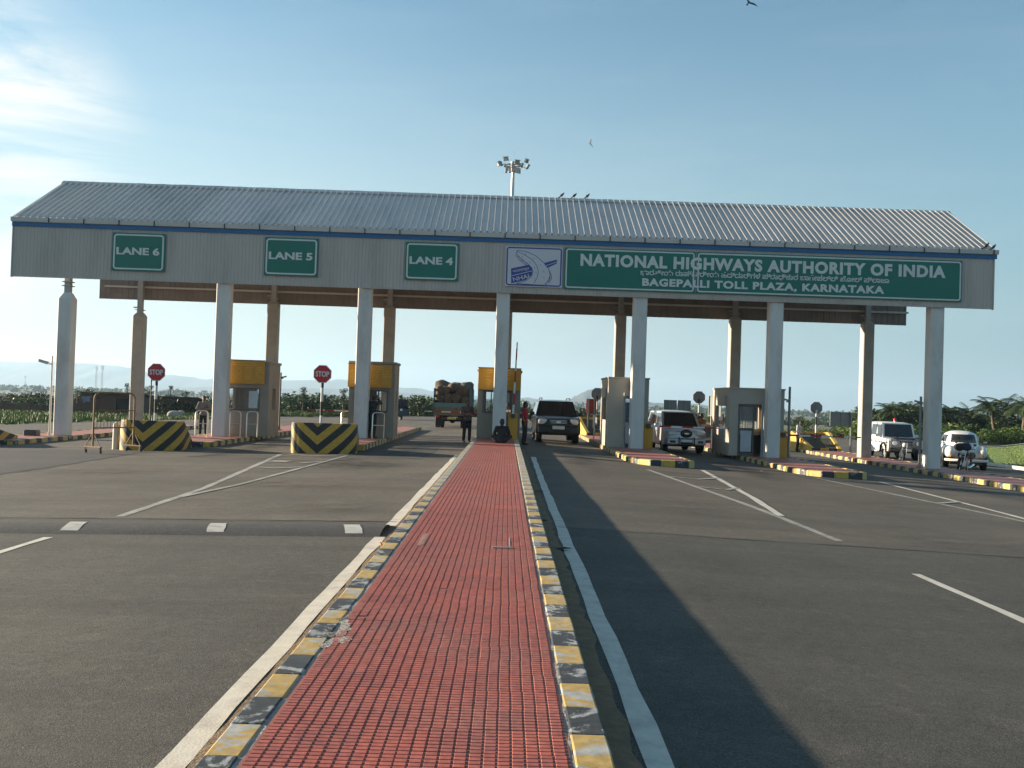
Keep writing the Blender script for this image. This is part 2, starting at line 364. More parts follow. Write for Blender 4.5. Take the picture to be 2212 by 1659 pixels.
for y, a, c in rows:
    for x in (a, a*.6-.5, -1.25, .5, c*.6, c): vs.append((x, y, tz(x, y)+.0))
rf.add(vs, [(j*6+i, j*6+i+1, (j+1)*6+i+1, (j+1)*6+i) for j in range(len(rows)-1) for i in range(5)])
tag(rf.build('road_plaza', A_far), kind='structure')
sheet('road_patch', [-26.9, -18, -10.4], [13.15, 18, 24, 29.2], .004, A_dark, jag=.05)
sheet('road_patch', [-5.3, -2.2], [26.5, 30, 33.5], .004, A_dark, jag=.25)
# joint between the two surfacings, and the trench line beside the outer lane
def crack(pts, w, dz=.006):
    b = MB(); P = []
    for i in range(len(pts)-1):
        a, c = Vector(pts[i]), Vector(pts[i+1]); k = max(2, int((c-a).length/.3))
        for j in range(k): P.append(a.lerp(c, j/k))
    P.append(Vector(pts[-1])); vs = []
    for i, p in enumerate(P):
        a = P[max(0, i-1)]; c = P[min(len(P)-1, i+1)]; t = (c-a).normalized(); nrm = Vector((-t.y, t.x)); p = p+nrm*random.gauss(0, w*.35); ww = w*random.uniform(.35, 1.1)/2
        for s_ in (1, -1): q = p+nrm*ww*s_; vs.append((q.x, q.y, gz(q.x)+dz))
    b.add(vs, [(2*i, 2*i+1, 2*i+3, 2*i+2) for i in range(len(P)-1)])
    o = b.build('road_joint', Mt['tar']); return tag(o, kind='structure')
Mt['tar'] = mat('tar', (.025,.023,.02), .8, var=.3, vs=8)
crack([(-26, 13.05), (-1.4, 12.95)], .05); crack([(.75, 12.97), (23.4, 13.15)], .045)
crack([(-10.3, 13.2), (-10.28, 22), (-10.5, 26), (-10.7, 28.9)], .09)
# ---------------------------------------------------------------- painted lines (each a worn sheet 4 mm up)
def line(name, pts, w, m, wob=.012, dz=.004, step=.6):
    b = MB(); vs = []; P = []
    for i in range(len(pts)-1):
        a, c = Vector(pts[i]), Vector(pts[i+1]); k = max(1, int((c-a).length/step))
        for j in range(k): P.append(a.lerp(c, j/k))
    P.append(Vector(pts[-1]))
    for i, p in enumerate(P):
        a = P[max(0, i-1)]; c = P[min(len(P)-1, i+1)]; t = (c-a).normalized(); nrm = Vector((-t.y, t.x))
        for s_ in (1, -1):
            q = p+nrm*(w/2*s_+random.uniform(-wob, wob)); vs.append((q.x, q.y, gz(q.x)+dz))
    b.add(vs, [(2*i, 2*i+1, 2*i+3, 2*i+2) for i in range(len(P)-1)])
    o = b.build(name, m); tag(o, kind='structure'); return o
line('road_marking', [(-1.435, 2.0), (-1.437, 7), (-1.44, 11.5)], .135, Mt['line'])
line('road_marking', [(-1.44, 12.52), (-1.43, 20), (-1.40, 28.6)], .135, Mt['line'])
line('road_marking', [(.77, 2), (.78, 12), (.80, 20), (.86, 29)], .14, Mt['line'])
line('road_marking', [(4.55, 6.6), (4.66, 8.67), (4.68, 10.93)], .11, Mt['line'])
line('road_marking', [(-5.2, 8.2), (-5.22, 11.2)], .10, Mt['line'])
line('road_marking', [(-5.2, 13.2), (-5.36, 17.38), (-6.45, 27.9)], .13, Mt['line_old'])
line('road_marking', [(-5.25, 15.8), (-4.92, 18.5), (-4.5, 27.6)], .11, Mt['line_old'], dz=.008)
line('road_marking', [(-5.75, 22.7), (-5.3, 22.4), (-4.75, 22.9)], .16, Mt['line_old'], dz=.012)
line('road_marking', [(-6.0, 24.9), (-5.5, 24.8)], .5, Mt['line_old'], dz=.012)
line('road_marking', [(-5.1, 24.3), (-4.6, 24.9)], .2, Mt['line_old'], dz=.012)
line('road_marking', [(-6.5, 28.2), (-5.4, 27.3), (-4.4, 28.1)], .15, Mt['line_old'], dz=.012)
line('road_marking', [(4.7, 13.5), (4.6, 17.4), (3.95, 26.6)], .13, Mt['line_old'])
line('road_marking', [(4.72, 16.4), (5.1, 20), (5.73, 28.0)], .14, Mt['line'], dz=.008)
line('road_marking', [(4.36, 21.6), (4.9, 21.3), (5.35, 22.0)], .16, Mt['line_old'], dz=.012)
line('road_marking', [(4.15, 24.4), (4.8, 24.0), (5.55, 25)], .16, Mt['line_old'], dz=.012)
line('road_marking', [(10.0, 13.5), (9.9, 19), (9.0, 28)], .13, Mt['line_old'])
line('road_marking', [(10.0, 16.5), (10.35, 20), (10.9, 28)], .13, Mt['line'], dz=.008)
line('road_marking', [(9.7, 21.5), (10.5, 22.3)], .16, Mt['line_old'], dz=.012)
line('road_marking', [(-17.0, 30.6), (-12.4, 31.2)], .2, Mt['line_old'], dz=.010)
# blown sand in the gutters
def gutter_sand(x0, x1, y0, y1, side):
    b = MB(); vs = []; k = int((y1-y0)/.22)
    for i in range(k+1):
        y = y0+(y1-y0)*i/k; j = random.uniform(-.012, .012) if side < 0 else random.uniform(-.03, .02)
        xs = (x0, x1+j) if side > 0 else (x0+j, x1)
        vs += [(xs[0], y, gz(xs[0])+.014), (xs[1], y, gz(xs[1])+.010)]
    b.add(vs, [(2*i, 2*i+1, 2*i+3, 2*i+2) for i in range(k)]); tag(b.build('sand_strip', Mt['sand']), kind='structure')
gutter_sand(.5, .68, 2, 33, 1); gutter_sand(-1.352, -1.16, 2, 30, -1)
# speed hump across the left carriageway
b = MB(); xs = [-26, -20, -14, -8, -4, -1.45]; prof = [(11.5, 0), (11.62, .03), (11.8, .052), (12.0, .06), (12.22, .052), (12.42, .03), (12.55, 0)]
b.add([(x, y, gz(x)+z+.001) for x in xs for y, z in prof], [(i*7+j, (i+1)*7+j, (i+1)*7+j+1, i*7+j+1) for i in range(5) for j in range(6)])
Mt['hump_paint'] = mat('scuffed_white_patch', (.46,.44,.40), .8, var=.15, vs=6, dirt=(.16,.145,.13), dirt_amt=.7, ds=5)
hump = b.build('speed_hump', A_dark, smooth=60); tag(hump, 'low dark asphalt speed hump with white patches crossing the left carriageway', 'speed hump')
for x0 in (-1.90, -3.56, -5.30, -7.1, -8.9):
    b = MB(); vs = []
    for x in (x0+.03, x0+.13, x0+.24):
        for (y, z) in ((11.6, .025), (11.7, .040), (11.8, .052), (11.92, .057), (12.05, .059), (12.15, .056)): vs.append((x-(y-11.6)*.22+random.uniform(-.008, .008), y, gz(x)+z+.004))
    b.add(vs, [(i*6+j, (i+1)*6+j, (i+1)*6+j+1, i*6+j+1) for i in range(2) for j in range(5)]); b.build('painted_patch', Mt['hump_paint'], hump)
def stain_mat(name, amt, col):
    m = bpy.data.materials.new(name); m.use_nodes = True; t = m.node_tree; n = t.nodes; l = t.links; p = n['Principled BSDF']; p.inputs['Base Color'].default_value = (*col, 1); p.inputs['Roughness'].default_value = .6
    tcn = n.new('ShaderNodeTexCoord'); vm_ = n.new('ShaderNodeVectorMath'); vm_.operation = 'MULTIPLY_ADD'; vm_.inputs[1].default_value = (2, 2, 0); vm_.inputs[2].default_value = (-1, -1, 0); l.new(tcn.outputs['Generated'], vm_.inputs[0])
    ln = n.new('ShaderNodeVectorMath'); ln.operation = 'LENGTH'; l.new(vm_.outputs[0], ln.inputs[0]); f = n.new('ShaderNodeMapRange'); f.inputs[1].default_value = 1; f.inputs[2].default_value = .1; f.interpolation_type = 'SMOOTHSTEP'; l.new(ln.outputs['Value'], f.inputs[0])
    z = n.new('ShaderNodeTexNoise'); z.inputs['Scale'].default_value = 1.7; z.inputs['Detail'].default_value = 9; z.inputs['Roughness'].default_value = .7; l.new(tcn.outputs['Object'], z.inputs[0]); r = n.new('ShaderNodeMapRange'); r.inputs[1].default_value = .38; r.inputs[2].default_value = .66; r.inputs[4].default_value = amt; l.new(z.outputs[0], r.inputs[0])
    mu = n.new('ShaderNodeMath'); mu.operation = 'MULTIPLY'; l.new(f.outputs[0], mu.inputs[0]); l.new(r.outputs[0], mu.inputs[1]); l.new(mu.outputs[0], p.inputs['Alpha']); return m
OIL = stain_mat('oil_stain', .75, (.022,.020,.018)); DUST = stain_mat('pale_dust', .45, (.19,.155,.115))
stk = 0
def stain(x, y, w, l_, m):
    global stk
    stk += 1; dz = .0160+.0007*stk; b = MB(); xs_ = [x-w/2, x, x+w/2]
    vs = [(a-x, yy-y, gz(a)+dz-gz(x)) for yy in (y-l_/2, y+l_/2) for a in xs_]; o = b.add(vs, [(0, 1, 4, 3), (1, 2, 5, 4)]).build('road_stain', m); o.location = (x, y, gz(x)); tag(o, kind='structure')
for args in ((-3.1, 33, 1.6, 17, OIL), (-3.6, 24, 3.2, 5, OIL), (2.3, 31, 1.5, 15, OIL), (7.3, 30, 1.7, 14, OIL), (-8.1, 32, 1.6, 15, OIL), (13, 27, 2.2, 10, OIL), (3.0, 17, 2.6, 4.5, DUST), (-4, 18.5, 4.0, 4, DUST), (-9, 21, 4, 5, DUST), (8.0, 20, 4, 6, DUST), (6.4, 14.4, 4.2, 2.4, DUST), (2.2, 24, 1.3, 6, DUST), (-2.6, 14.6, 2.0, 2.6, DUST), (11, 17, 4, 5, OIL), (5.3, 6.6, 2.4, 4.0, DUST)): stain(*args)
# manhole-like black scraps and small litter on the asphalt
def scrap(x, y, w, h, m, name, label, dz=.012, ang=0, lump=.02, cat='litter'):
    b = MB(); k = 11; vs = [(0, 0, lump)]
    for i in range(k):
        a = 2*PI*i/k; q = random.uniform(.6, 1.1); vs.append((math.cos(a)*w/2*q, math.sin(a)*h/2*q, random.uniform(0, lump*.6)))
    b.add(vs, [(0, 1+i, 1+(i+1) % k) for i in range(k)]+[tuple(range(k, 0, -1))])
    o = b.build(name, m, smooth=50); o.location = (x, y, gz(x)+dz); o.rotation_euler = (0, 0, ang); return tag(o, label, cat)
q = gp(1218, 1189); scrap(q.x, q.y, .22, .10, Mt['black'], 'rubber_scrap', 'black rubber scrap lying over the white line right of the median', lump=.03)
q = gp(1163, 1064); scrap(q.x, q.y, .20, .16, Mt['black'], 'rubber_scrap', 'flat black scrap beside the right kerb halfway to the booth', lump=.03)
q = gp(1175, 1127); scrap(q.x, q.y, .12, .08, Mt['black'], 'rubber_scrap', 'smallest black scrap by the right kerb, between two others', lump=.02)
leafm = mat('dry_leaf', (.46,.24,.09), .8, var=.3, vs=20)
b = MB()
for i in range(7):
    a = random.uniform(-1.2, 1.2); l_ = random.uniform(.10, .2); ox = random.uniform(-.04, .04); oy = random.uniform(-.06, .06)
    b.add([(ox, oy, .01), (ox+.03, oy+l_*.5, .03+.02*i % .05), (ox+a*.05, oy+l_, .06), (ox-.03, oy+l_*.5, .05)], [(0, 1, 2, 3), (3, 2, 1, 0)])
q = gp(818, 1190); o = b.build('dry_leaf', leafm); o.location = (q.x+.05, q.y, .03); o.scale = (.8, .8, .8); tag(o, 'crumpled orange dry leaf in the gutter left of the median', 'leaf')
q = gp(2583*.637, 1601*.637); scrap(q.x, q.y, .10, .08, leafm, 'paper_scrap', 'tiny orange scrap on the asphalt in front of the second right island', lump=.04)

# ------------------------------------------------------------------ median with grooved red tiles and striped kerbs
def tile_mat(name, c, c2):
    m = bpy.data.materials.new(name); m.use_nodes = True; t = m.node_tree; n = t.nodes; l = t.links
    p = n['Principled BSDF']; p.inputs['Roughness'].default_value = .55; p.inputs['Specular IOR Level'].default_value = .4
    tcn = n.new('ShaderNodeTexCoord')
    sn = n.new('ShaderNodeVectorMath'); sn.operation = 'SNAP'; sn.inputs[1].default_value = (.285, .287, 10); l.new(tcn.outputs['Object'], sn.inputs[0])
    wn = n.new('ShaderNodeTexWhiteNoise'); l.new(sn.outputs[0], wn.inputs['Vector'])
    mi = n.new('ShaderNodeMix'); mi.data_type = 'RGBA'; mi.inputs[6].default_value = (*c, 1); mi.inputs[7].default_value = (*c2, 1); l.new(wn.outputs['Value'], mi.inputs[0])
    a = n.new('ShaderNodeTexNoise'); a.inputs['Scale'].default_value = 1.1; a.inputs['Detail'].default_value = 9; a.inputs['Roughness'].default_value = .7; l.new(tcn.outputs['Object'], a.inputs[0])
    r = n.new('ShaderNodeMapRange'); r.inputs[1].default_value = .47; r.inputs[2].default_value = .78; r.inputs[4].default_value = .55; l.new(a.outputs[0], r.inputs[0])
    m2 = n.new('ShaderNodeMix'); m2.data_type = 'RGBA'; m2.inputs[7].default_value = (.24,.155,.125, 1); l.new(r.outputs[0], m2.inputs[0]); l.new(mi.outputs[2], m2.inputs[6])
    b2 = n.new('ShaderNodeTexNoise'); b2.inputs['Scale'].default_value = 26; b2.inputs['Detail'].default_value = 7; l.new(tcn.outputs['Object'], b2.inputs[0])
    r3 = n.new('ShaderNodeMapRange'); r3.inputs[1].default_value = .3; r3.inputs[2].default_value = .7; r3.inputs[3].default_value = .74; r3.inputs[4].default_value = 1.22; l.new(b2.outputs[0], r3.inputs[0])
    v = n.new('ShaderNodeVectorMath'); v.operation = 'SCALE'; l.new(m2.outputs[2], v.inputs[0]); l.new(r3.outputs[0], v.inputs['Scale']); l.new(v.outputs[0], p.inputs['Base Color'])
    return m
TILE = tile_mat('red_tile', (.43,.112,.075), (.35,.100,.074)); Mt['tile'] = TILE
GROUT = mat('tile_groove', (.26,.090,.068), .85, var=.3, vs=20, dirt=(.12,.08,.06), dirt_amt=.5, ds=3)
Mt['ptile'] = tile_mat('pink_tile', (.42,.16,.12), (.36,.12,.09))
med = thing('median', None, None, (0, 0, 0)); del_ = 0
med['kind'] = 'structure'
MT = .21                                   # top of the median above the road
b = MB(); b.box(-1.16, .495, 1.2, 50, -.3, MT-.03); b.build('median_core', Mt['mortar'], med)
b = MB(); TW = .0588; y = 1.6; tx0, tx1 = -.992, .302; ncol = 22
rowi = 0; jog = [random.gauss(0, .0013) for _ in range(400)]
b.box(tx0-.01, tx1+.01, 1.6, 49.5, MT-.03, MT-.0042, 1)
while y < 36.4:
    cl = .041 if y < 13 else (.082 if y < 20 else .287)
    tile_i = int(y/.287)
    for i in range(ncol):
        tcol = i//5
        jx = jog[(tile_i*7+tcol*3) % 400]*(1 if y < 20 else .5)
        x0 = tx0+i*TW+.0038+jx; x1 = x0+TW-.0076
        if (rowi*31+i*17) % 911 == 0 and y < 12: continue
        y0 = y+.0022; y1 = y+cl-.0022; h = MT+jog[(tile_i*13+tcol*5+1) % 400]*.6
        if i in (0, 1) and jog[(tile_i*3) % 400] > .0035: h -= .006
        s_ = .003
        b.add([(x0, y0, MT-.007), (x1, y0, MT-.007), (x1, y1, MT-.007), (x0, y1, MT-.007), (x0+s_, y0+s_, h), (x1-s_, y0+s_, h), (x1-s_, y1-s_, h), (x0+s_, y1-s_, h)],
              [(4,5,6,7), (0,1,5,4), (1,2,6,5), (2,3,7,6), (3,0,4,7)], 0)
    y += cl; rowi += 1
b.build('paving', [TILE, GROUT], med)
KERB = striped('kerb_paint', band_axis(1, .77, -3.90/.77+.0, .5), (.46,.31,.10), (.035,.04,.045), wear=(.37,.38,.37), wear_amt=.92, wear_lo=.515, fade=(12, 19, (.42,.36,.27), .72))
def kerb_run(parent, xa, xb, y0, y1, L_=.385, m=None, z1=MT, rnd=.010, ph=3.90):
    b = MB(); y = ph-math.ceil((ph-y0)/L_)*L_
    while y < y1:
        j = lambda s=.006: random.uniform(-s, s)
        dz = j(.002); dx = j(.003)
        a0, a1 = y+.0015, y+L_-.0015
        vs = [];  sec = [(xa, -.25), (xa, z1-rnd), (xa+rnd*.35, z1-rnd*.3), (xa+rnd, z1), (xb-rnd, z1), (xb-rnd*.35, z1-rnd*.3), (xb, z1-rnd), (xb, -.25)]
        for yy in (a0, a0+.006, (a0+a1)/2, a1-.006, a1):
            sh = .002 if yy in (a0, a1) else 0; ex, ez = j(.002), j(.0015)
            for (x, z) in sec: vs.append((x+dx+ex+(sh if x < (xa+xb)/2 else -sh), yy, z+dz+(ez if z > 0 else 0)-(sh if z > 0 else 0)))
        fs = [(r*8+i, r*8+i+1, (r+1)*8+i+1, (r+1)*8+i) for r in range(4) for i in range(7)]+[tuple(range(8)), tuple(range(39, 31, -1))]
        b.add(vs, fs); y += L_
    return b.build('kerb', m or KERB, parent, smooth=20)
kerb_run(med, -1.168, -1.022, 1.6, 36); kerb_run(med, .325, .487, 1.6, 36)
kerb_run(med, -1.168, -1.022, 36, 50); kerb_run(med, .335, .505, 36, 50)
# ragged mortar between tile and kerb
b = MB()
for (xa, xb) in ((-1.026, -.990), (.298, .328)):
    vs = []; k = 260
    for i in range(k+1):
        y = 1.6+i*34/k; vs += [(xa-random.uniform(0, .012), y, MT-.006+random.uniform(-.002, .002)), (xb+random.uniform(-.004, .026)*(1 if xa < 0 else -1 if False else 1), y, MT-.006+random.uniform(-.002, .002))]
    b.add(vs, [(2*i, 2*i+1, 2*i+3, 2*i+2) for i in range(k)])
b.build('mortar_joint', Mt['mortar'], med)
# cement smears and a rectangular patch in the paving
def smear(px, py, w, l_, parent=med, m=None):
    v = gp(px, py, MT); bb = MB(); k = 12; vs = [(v.x, v.y, MT+.004)]
    for i in range(k):
        a = 2*PI*i/k; c_, s_ = math.cos(a), math.sin(a); e = .35
        vs.append((v.x+w/2*math.copysign(abs(c_)**e, c_)*random.uniform(.9, 1.05), v.y+l_/2*math.copysign(abs(s_)**e, s_)*random.uniform(.9, 1.05), MT+.002))
    bb.add(vs, [(0, 1+i, 1+(i+1) % k) for i in range(k)]); bb.build('cement_smear', m or Mt['mortar'], parent)

v0 = gp(745, 1365, MT)
for k in range(9):
    xx = v0.x-.16+random.uniform(0, .22)*(1-k/12); yy = v0.y-.35+k*.085; bb = MB(); kk = 9; vv = [(xx, yy, MT+.0012)]
    for i in range(kk): a = 2*PI*i/kk; q = random.uniform(.5, 1.2); vv.append((max(-.99, xx+.075*q*math.cos(a)), yy+.10*q*math.sin(a), MT+.0004))
    bb.add(vv, [(0, 1+i, 1+(i+1) % kk) for i in range(kk)]); bb.build('cement_smear', Mt['mortar'], med)
DUSTY = mat('dusty_smear', (.26,.13,.095), .9, var=.2); smear(915, 1165, .07, .9, m=DUSTY); smear(1101, 1172, .015, .8)
b = MB(); v = gp(1085, 1184, MT); b.box(v.x-.10, v.x+.1, v.y-.02, v.y+.02, MT-.003, MT+.012); b.build('cement_smear', Mt['mortar'], med, bevel=.004)

# ------------------------------------------------------------------ islands between the lanes
def kmat(per, ph): return striped('kerb_paint_island', band_axis(1, per, ph, .5), (.52,.36,.10), (.05,.05,.05), wear=(.38,.36,.32), wear_amt=.8, wear_lo=.54)
KI = kmat(.8, .2); KX = striped('kerb_paint_end', band_axis(0, .84, .1, .5), (.50,.33,.06), (.035,.04,.045), wear=(.40,.38,.34), wear_amt=.8, wear_lo=.58)
KP = mat('bare_kerb', (.36,.31,.25), .9, var=.25, vs=5, bump=.4, dirt=(.14,.11,.08), dirt_amt=.6, ds=2)
def island(xc, w, y0, y1, tip=0, near=True, kz=.19, tile=None):
    """raised pavement; tip: how far the near end is chamfered towards its point"""
    g = thing('pavement', None, None, (xc, 0, gz(xc))); g['kind'] = 'structure'
    h = w/2; o = [(-h, y1), (-h, y0+tip)]
    if tip: o += [(-h+.25, y0+.25*tip), (-h+.55, y0)]
    else: o += [(-h, y0)]
    o += [(h-.25, y0), (h, y0+.3), (h, y1)] if tip else [(h, y0), (h, y1)]
    b = MB(); ins = [(x*(1-.17/h), y+.15 if y < (y0+y1)/2 else y-.15) for x, y in o]
    n = len(o)
    b.add([(x, y, kz-.012+random.uniform(-.002, .002)) for x, y in ins], [tuple(range(n))]); b.build('paving', tile or Mt['ptile'], g)
    # kerb: rounded stones along the outline
    kb = MB(); kx = MB()
    P = [Vector((x, y, 0)) for x, y in o]+[Vector((o[0][0], o[0][1], 0))]
    for i in range(n):
        a, c = P[i], P[i+1]; d = c-a; Ls = d.length
        if Ls < .05: continue
        k = max(1, round(Ls/.4)); u_ = d.normalized(); nr = Vector((-u_.y, u_.x, 0))
        if nr.dot(Vector((0, (y0+y1)/2, 0))-(a+c)/2) < 0: nr = -nr
        for s_ in range(k):
            p0 = a+u_*(Ls*s_/k+.006); p1 = a+u_*(Ls*(s_+1)/k-.006); jz = random.uniform(-.008, .006); q = random.uniform(-.012, .012)
            sec = [(0, -.3), (0+.0, kz-.04), (.012, kz-.012), (.04, kz), (.14, kz), (.165, kz-.02), (.17, -.1)]
            tgt = kx if abs(u_.x) > .8 and Ls < w+1 else kb
            vs = [tuple(pp+nr*(x+q)+Vector((0, 0, z+(jz if z > 0 else 0)))) for pp in (p0, p1) for x, z in sec]
            m_ = len(sec); tgt.add(vs, [(r, r+1, m_+r+1, m_+r) for r in range(m_-1)]+[tuple(range(m_)), tuple(range(2*m_-1, m_-1, -1))])
    kb.build('kerb', KI, g, smooth=35)
    if kx.v: kx.build('kerb_end', KX, g, smooth=35)
    return g
KZ = .19
island(-16.9, 1.9, 31.5, 51, kz=.17); island(-10.55, 2.0, 31.5, 51); island(-5.38, 1.9, 30.5, 51)
island(4.72, 1.9, 28.6, 50, tip=1.4); island(9.85, 2.0, 28.6, 50, tip=1.4); island(15.95, 1.9, 20.5, 50)

# ------------------------------------------------------------------ canopy
YF, YR = 35.7, 43.3; XL, XRt = -18.37, 17.88; ZB, ZE = 5.62, 7.60
can = thing('toll_plaza_canopy', 'long toll plaza canopy with ribbed metal roof and pale fascia on white columns', 'canopy', (0, YF, 0))
def cy(y): return y-YF
# corrugated fascia sheets
def ribbed(x0, x1, pitch, depth, f, mats, name, parent, duty=.35, ramp=.12):
    """vertical sheet with ribs; f(x, off, t) gives the bottom (t=0) or top (t=1) point"""
    prof = [(0, 0), (1-duty-ramp, 0), (1-duty, depth), (1-ramp, depth)]
    xs = []; k = int((x1-x0)/pitch)
    for i in range(k):
        for (u_, d_) in prof: xs.append((x0+(i+u_)*pitch, d_))
    xs.append((x1, 0)); b = MB(); vs = []
    for x, d_ in xs: vs += [f(x, d_, 0), f(x, d_, 1)]
    b.add(vs, [(2*i, 2*i+2, 2*i+3, 2*i+1) for i in range(len(xs)-1)])
    return b.build(name, mats, parent)
ribbed(XL, XRt, .13, .014, lambda x, d_, t: (x, -.02-d_, ZB if t == 0 else ZE), Mt['fascia'], 'fascia', can)
b = MB(); b.box(XL, XRt, -.002, .03, ZB, ZE); b.box(XL-.03, XL, -.06, .06, ZB-.02, ZE); b.box(XRt, XRt+.03, -.06, .06, ZB-.02, ZE); b.build('fascia_frame', Mt['gutter'], can)
# blue stripe and gutter with straps
b = MB(); b.box(XL-.04, XRt+.1, -.075, -.036, 7.48, 7.64); b.build('blue_stripe', Mt['blue'], can)
b = MB(); b.prism([(-.16, 7.645), (-.05, 7.645), (-.05, 7.80), (-.18, 7.80)], XL-.05, XRt+.12, 'x'); b.build('gutter', Mt['gutter'], can)
x = XL+1.35
while x < XRt: b = MB(); b.box(x-.02, x+.02, -.195, -.17, 7.62, 7.81); b.build('gutter_strap', Mt['dark_steel'], can); x += 1.29

# ribbed roof, two slopes
RY = (YF+YR)/2; RZ = 9.95; half = RY-YF
def slope(sign):
    y_e = -.14 if sign < 0 else (YR-YF)+.14; z_e = 7.80
    sl = Vector((0, cy(RY)-y_e, RZ-z_e)); nrm = Vector((0, -sl.z, sl.y)).normalized()
    if nrm.z < 0: nrm = -nrm
    wv = {}
    def f(x, d_, t):
        key = (round(x, 2), t)
        p = Vector((x, y_e, z_e)) if t == 0 else Vector((x, cy(RY), RZ))
        return tuple(p+nrm*d_)
    ribbed(XL-.03, XRt+.05, .24, .075, f, Mt['roof'], 'roof', can, duty=.2, ramp=.10)
slope(-1); slope(1)
b = MB(); k = 90; vs = []
for i in range(k+1):
    x = XL-.03+(XRt-XL+.08)*i/k; dz = random.uniform(0, .014)
    vs += [(x, cy(RY)-.2, RZ-.08+dz*.3), (x, cy(RY), RZ+.07+dz), (x, cy(RY)+.2, RZ-.08+dz*.3)]
b.add(vs, [(3*i+j, 3*i+j+3, 3*i+j+4, 3*i+j+1) for i in range(k) for j in (0, 1)]); b.build('ridge_cap', Mt['roof'], can)
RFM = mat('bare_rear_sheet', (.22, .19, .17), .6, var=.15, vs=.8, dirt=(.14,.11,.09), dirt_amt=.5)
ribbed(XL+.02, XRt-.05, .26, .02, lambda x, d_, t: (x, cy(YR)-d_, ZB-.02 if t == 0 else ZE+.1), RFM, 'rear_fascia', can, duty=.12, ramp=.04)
b = MB(); b.box(XL+.3, XRt-.02, cy(YR)-.16, cy(YR)-.08, 6.12, 6.2); b.box(XL+.3, XRt-.3, cy(YR)-.16, cy(YR)-.08, 7.3, 7.4)
b.box(XL+.3, XRt-.3, .1, .2, 6.9, 7.0); b.box(XL+.3, XRt-.3, cy(RY)-.06, cy(RY)+.06, RZ-.35, RZ-.2); b.build('purlin', Mt['gutter'], can)
COLX = [-16.42, -10.6, -5.37, -.24, 4.86, 9.92, 15.9]
def lerp(a, b_, t): return a+(b_-a)*t
for x in COLX:
    b = MB()
    b.tube([(x, .25, 7.55), (x, cy(RY), RZ-.28), (x, cy(YR)-.25, 7.55)], .07, 6); b.tube([(x, .25, 6.95), (x, cy(YR)-.25, 6.95)], .07, 6)
    for i in range(5):
        y = lerp(.3, cy(YR)-.3, i/4); zt = lerp(7.55, RZ-.3, 1-abs(i-2)/2); b.tube([(x, y, 6.95), (x, y, zt)], .04, 5)
        if i < 4: y2 = lerp(.3, cy(YR)-.3, (i+1)/4); z2 = lerp(7.55, RZ-.3, 1-abs(i-1)/2); b.tube([(x, y, 6.95), (x, y2, z2 if i < 2 else 6.95)], .03, 5)
    b.build('truss', Mt['steel'], can)
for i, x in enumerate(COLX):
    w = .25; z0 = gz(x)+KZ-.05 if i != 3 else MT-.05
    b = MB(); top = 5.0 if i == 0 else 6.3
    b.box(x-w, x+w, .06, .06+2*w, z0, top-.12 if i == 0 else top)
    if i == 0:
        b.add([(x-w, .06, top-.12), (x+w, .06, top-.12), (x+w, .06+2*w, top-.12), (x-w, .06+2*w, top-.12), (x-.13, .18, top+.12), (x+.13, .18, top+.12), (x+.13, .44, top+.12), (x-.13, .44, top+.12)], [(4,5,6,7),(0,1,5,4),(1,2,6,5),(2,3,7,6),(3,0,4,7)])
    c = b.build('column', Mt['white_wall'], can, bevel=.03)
    if i == 0:
        b = MB(); b.box(x-.1, x+.1, .2, .42, top+.1, 7.3); b.box(x-.17, x+.17, .14, .48, 5.35, 5.38); b.box(x-.17, x+.17, .14, .48, 5.5, 5.53); b.build('steel_post', Mt['steel'], c)
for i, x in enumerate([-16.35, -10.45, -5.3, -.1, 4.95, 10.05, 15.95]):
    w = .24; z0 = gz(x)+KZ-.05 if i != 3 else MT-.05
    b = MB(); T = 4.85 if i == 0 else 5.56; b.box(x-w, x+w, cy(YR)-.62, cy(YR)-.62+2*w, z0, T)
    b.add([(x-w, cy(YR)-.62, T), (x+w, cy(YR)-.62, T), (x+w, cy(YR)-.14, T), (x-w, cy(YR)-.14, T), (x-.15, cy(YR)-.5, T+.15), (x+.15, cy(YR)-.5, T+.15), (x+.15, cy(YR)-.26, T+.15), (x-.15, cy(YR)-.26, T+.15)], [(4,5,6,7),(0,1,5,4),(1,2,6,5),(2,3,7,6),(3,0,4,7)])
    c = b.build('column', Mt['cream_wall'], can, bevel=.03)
    b = MB(); b.box(x-.11, x+.11, cy(YR)-.48, cy(YR)-.28, T+.1, 7.4); b.box(x-.18, x+.18, cy(YR)-.54, cy(YR)-.22, T+.25, T+.28)
    b.box(x-.3, x-.11, cy(YR)-.4, cy(YR)-.36, T+.35, T+.41); b.build('steel_post', Mt['steel'], c)

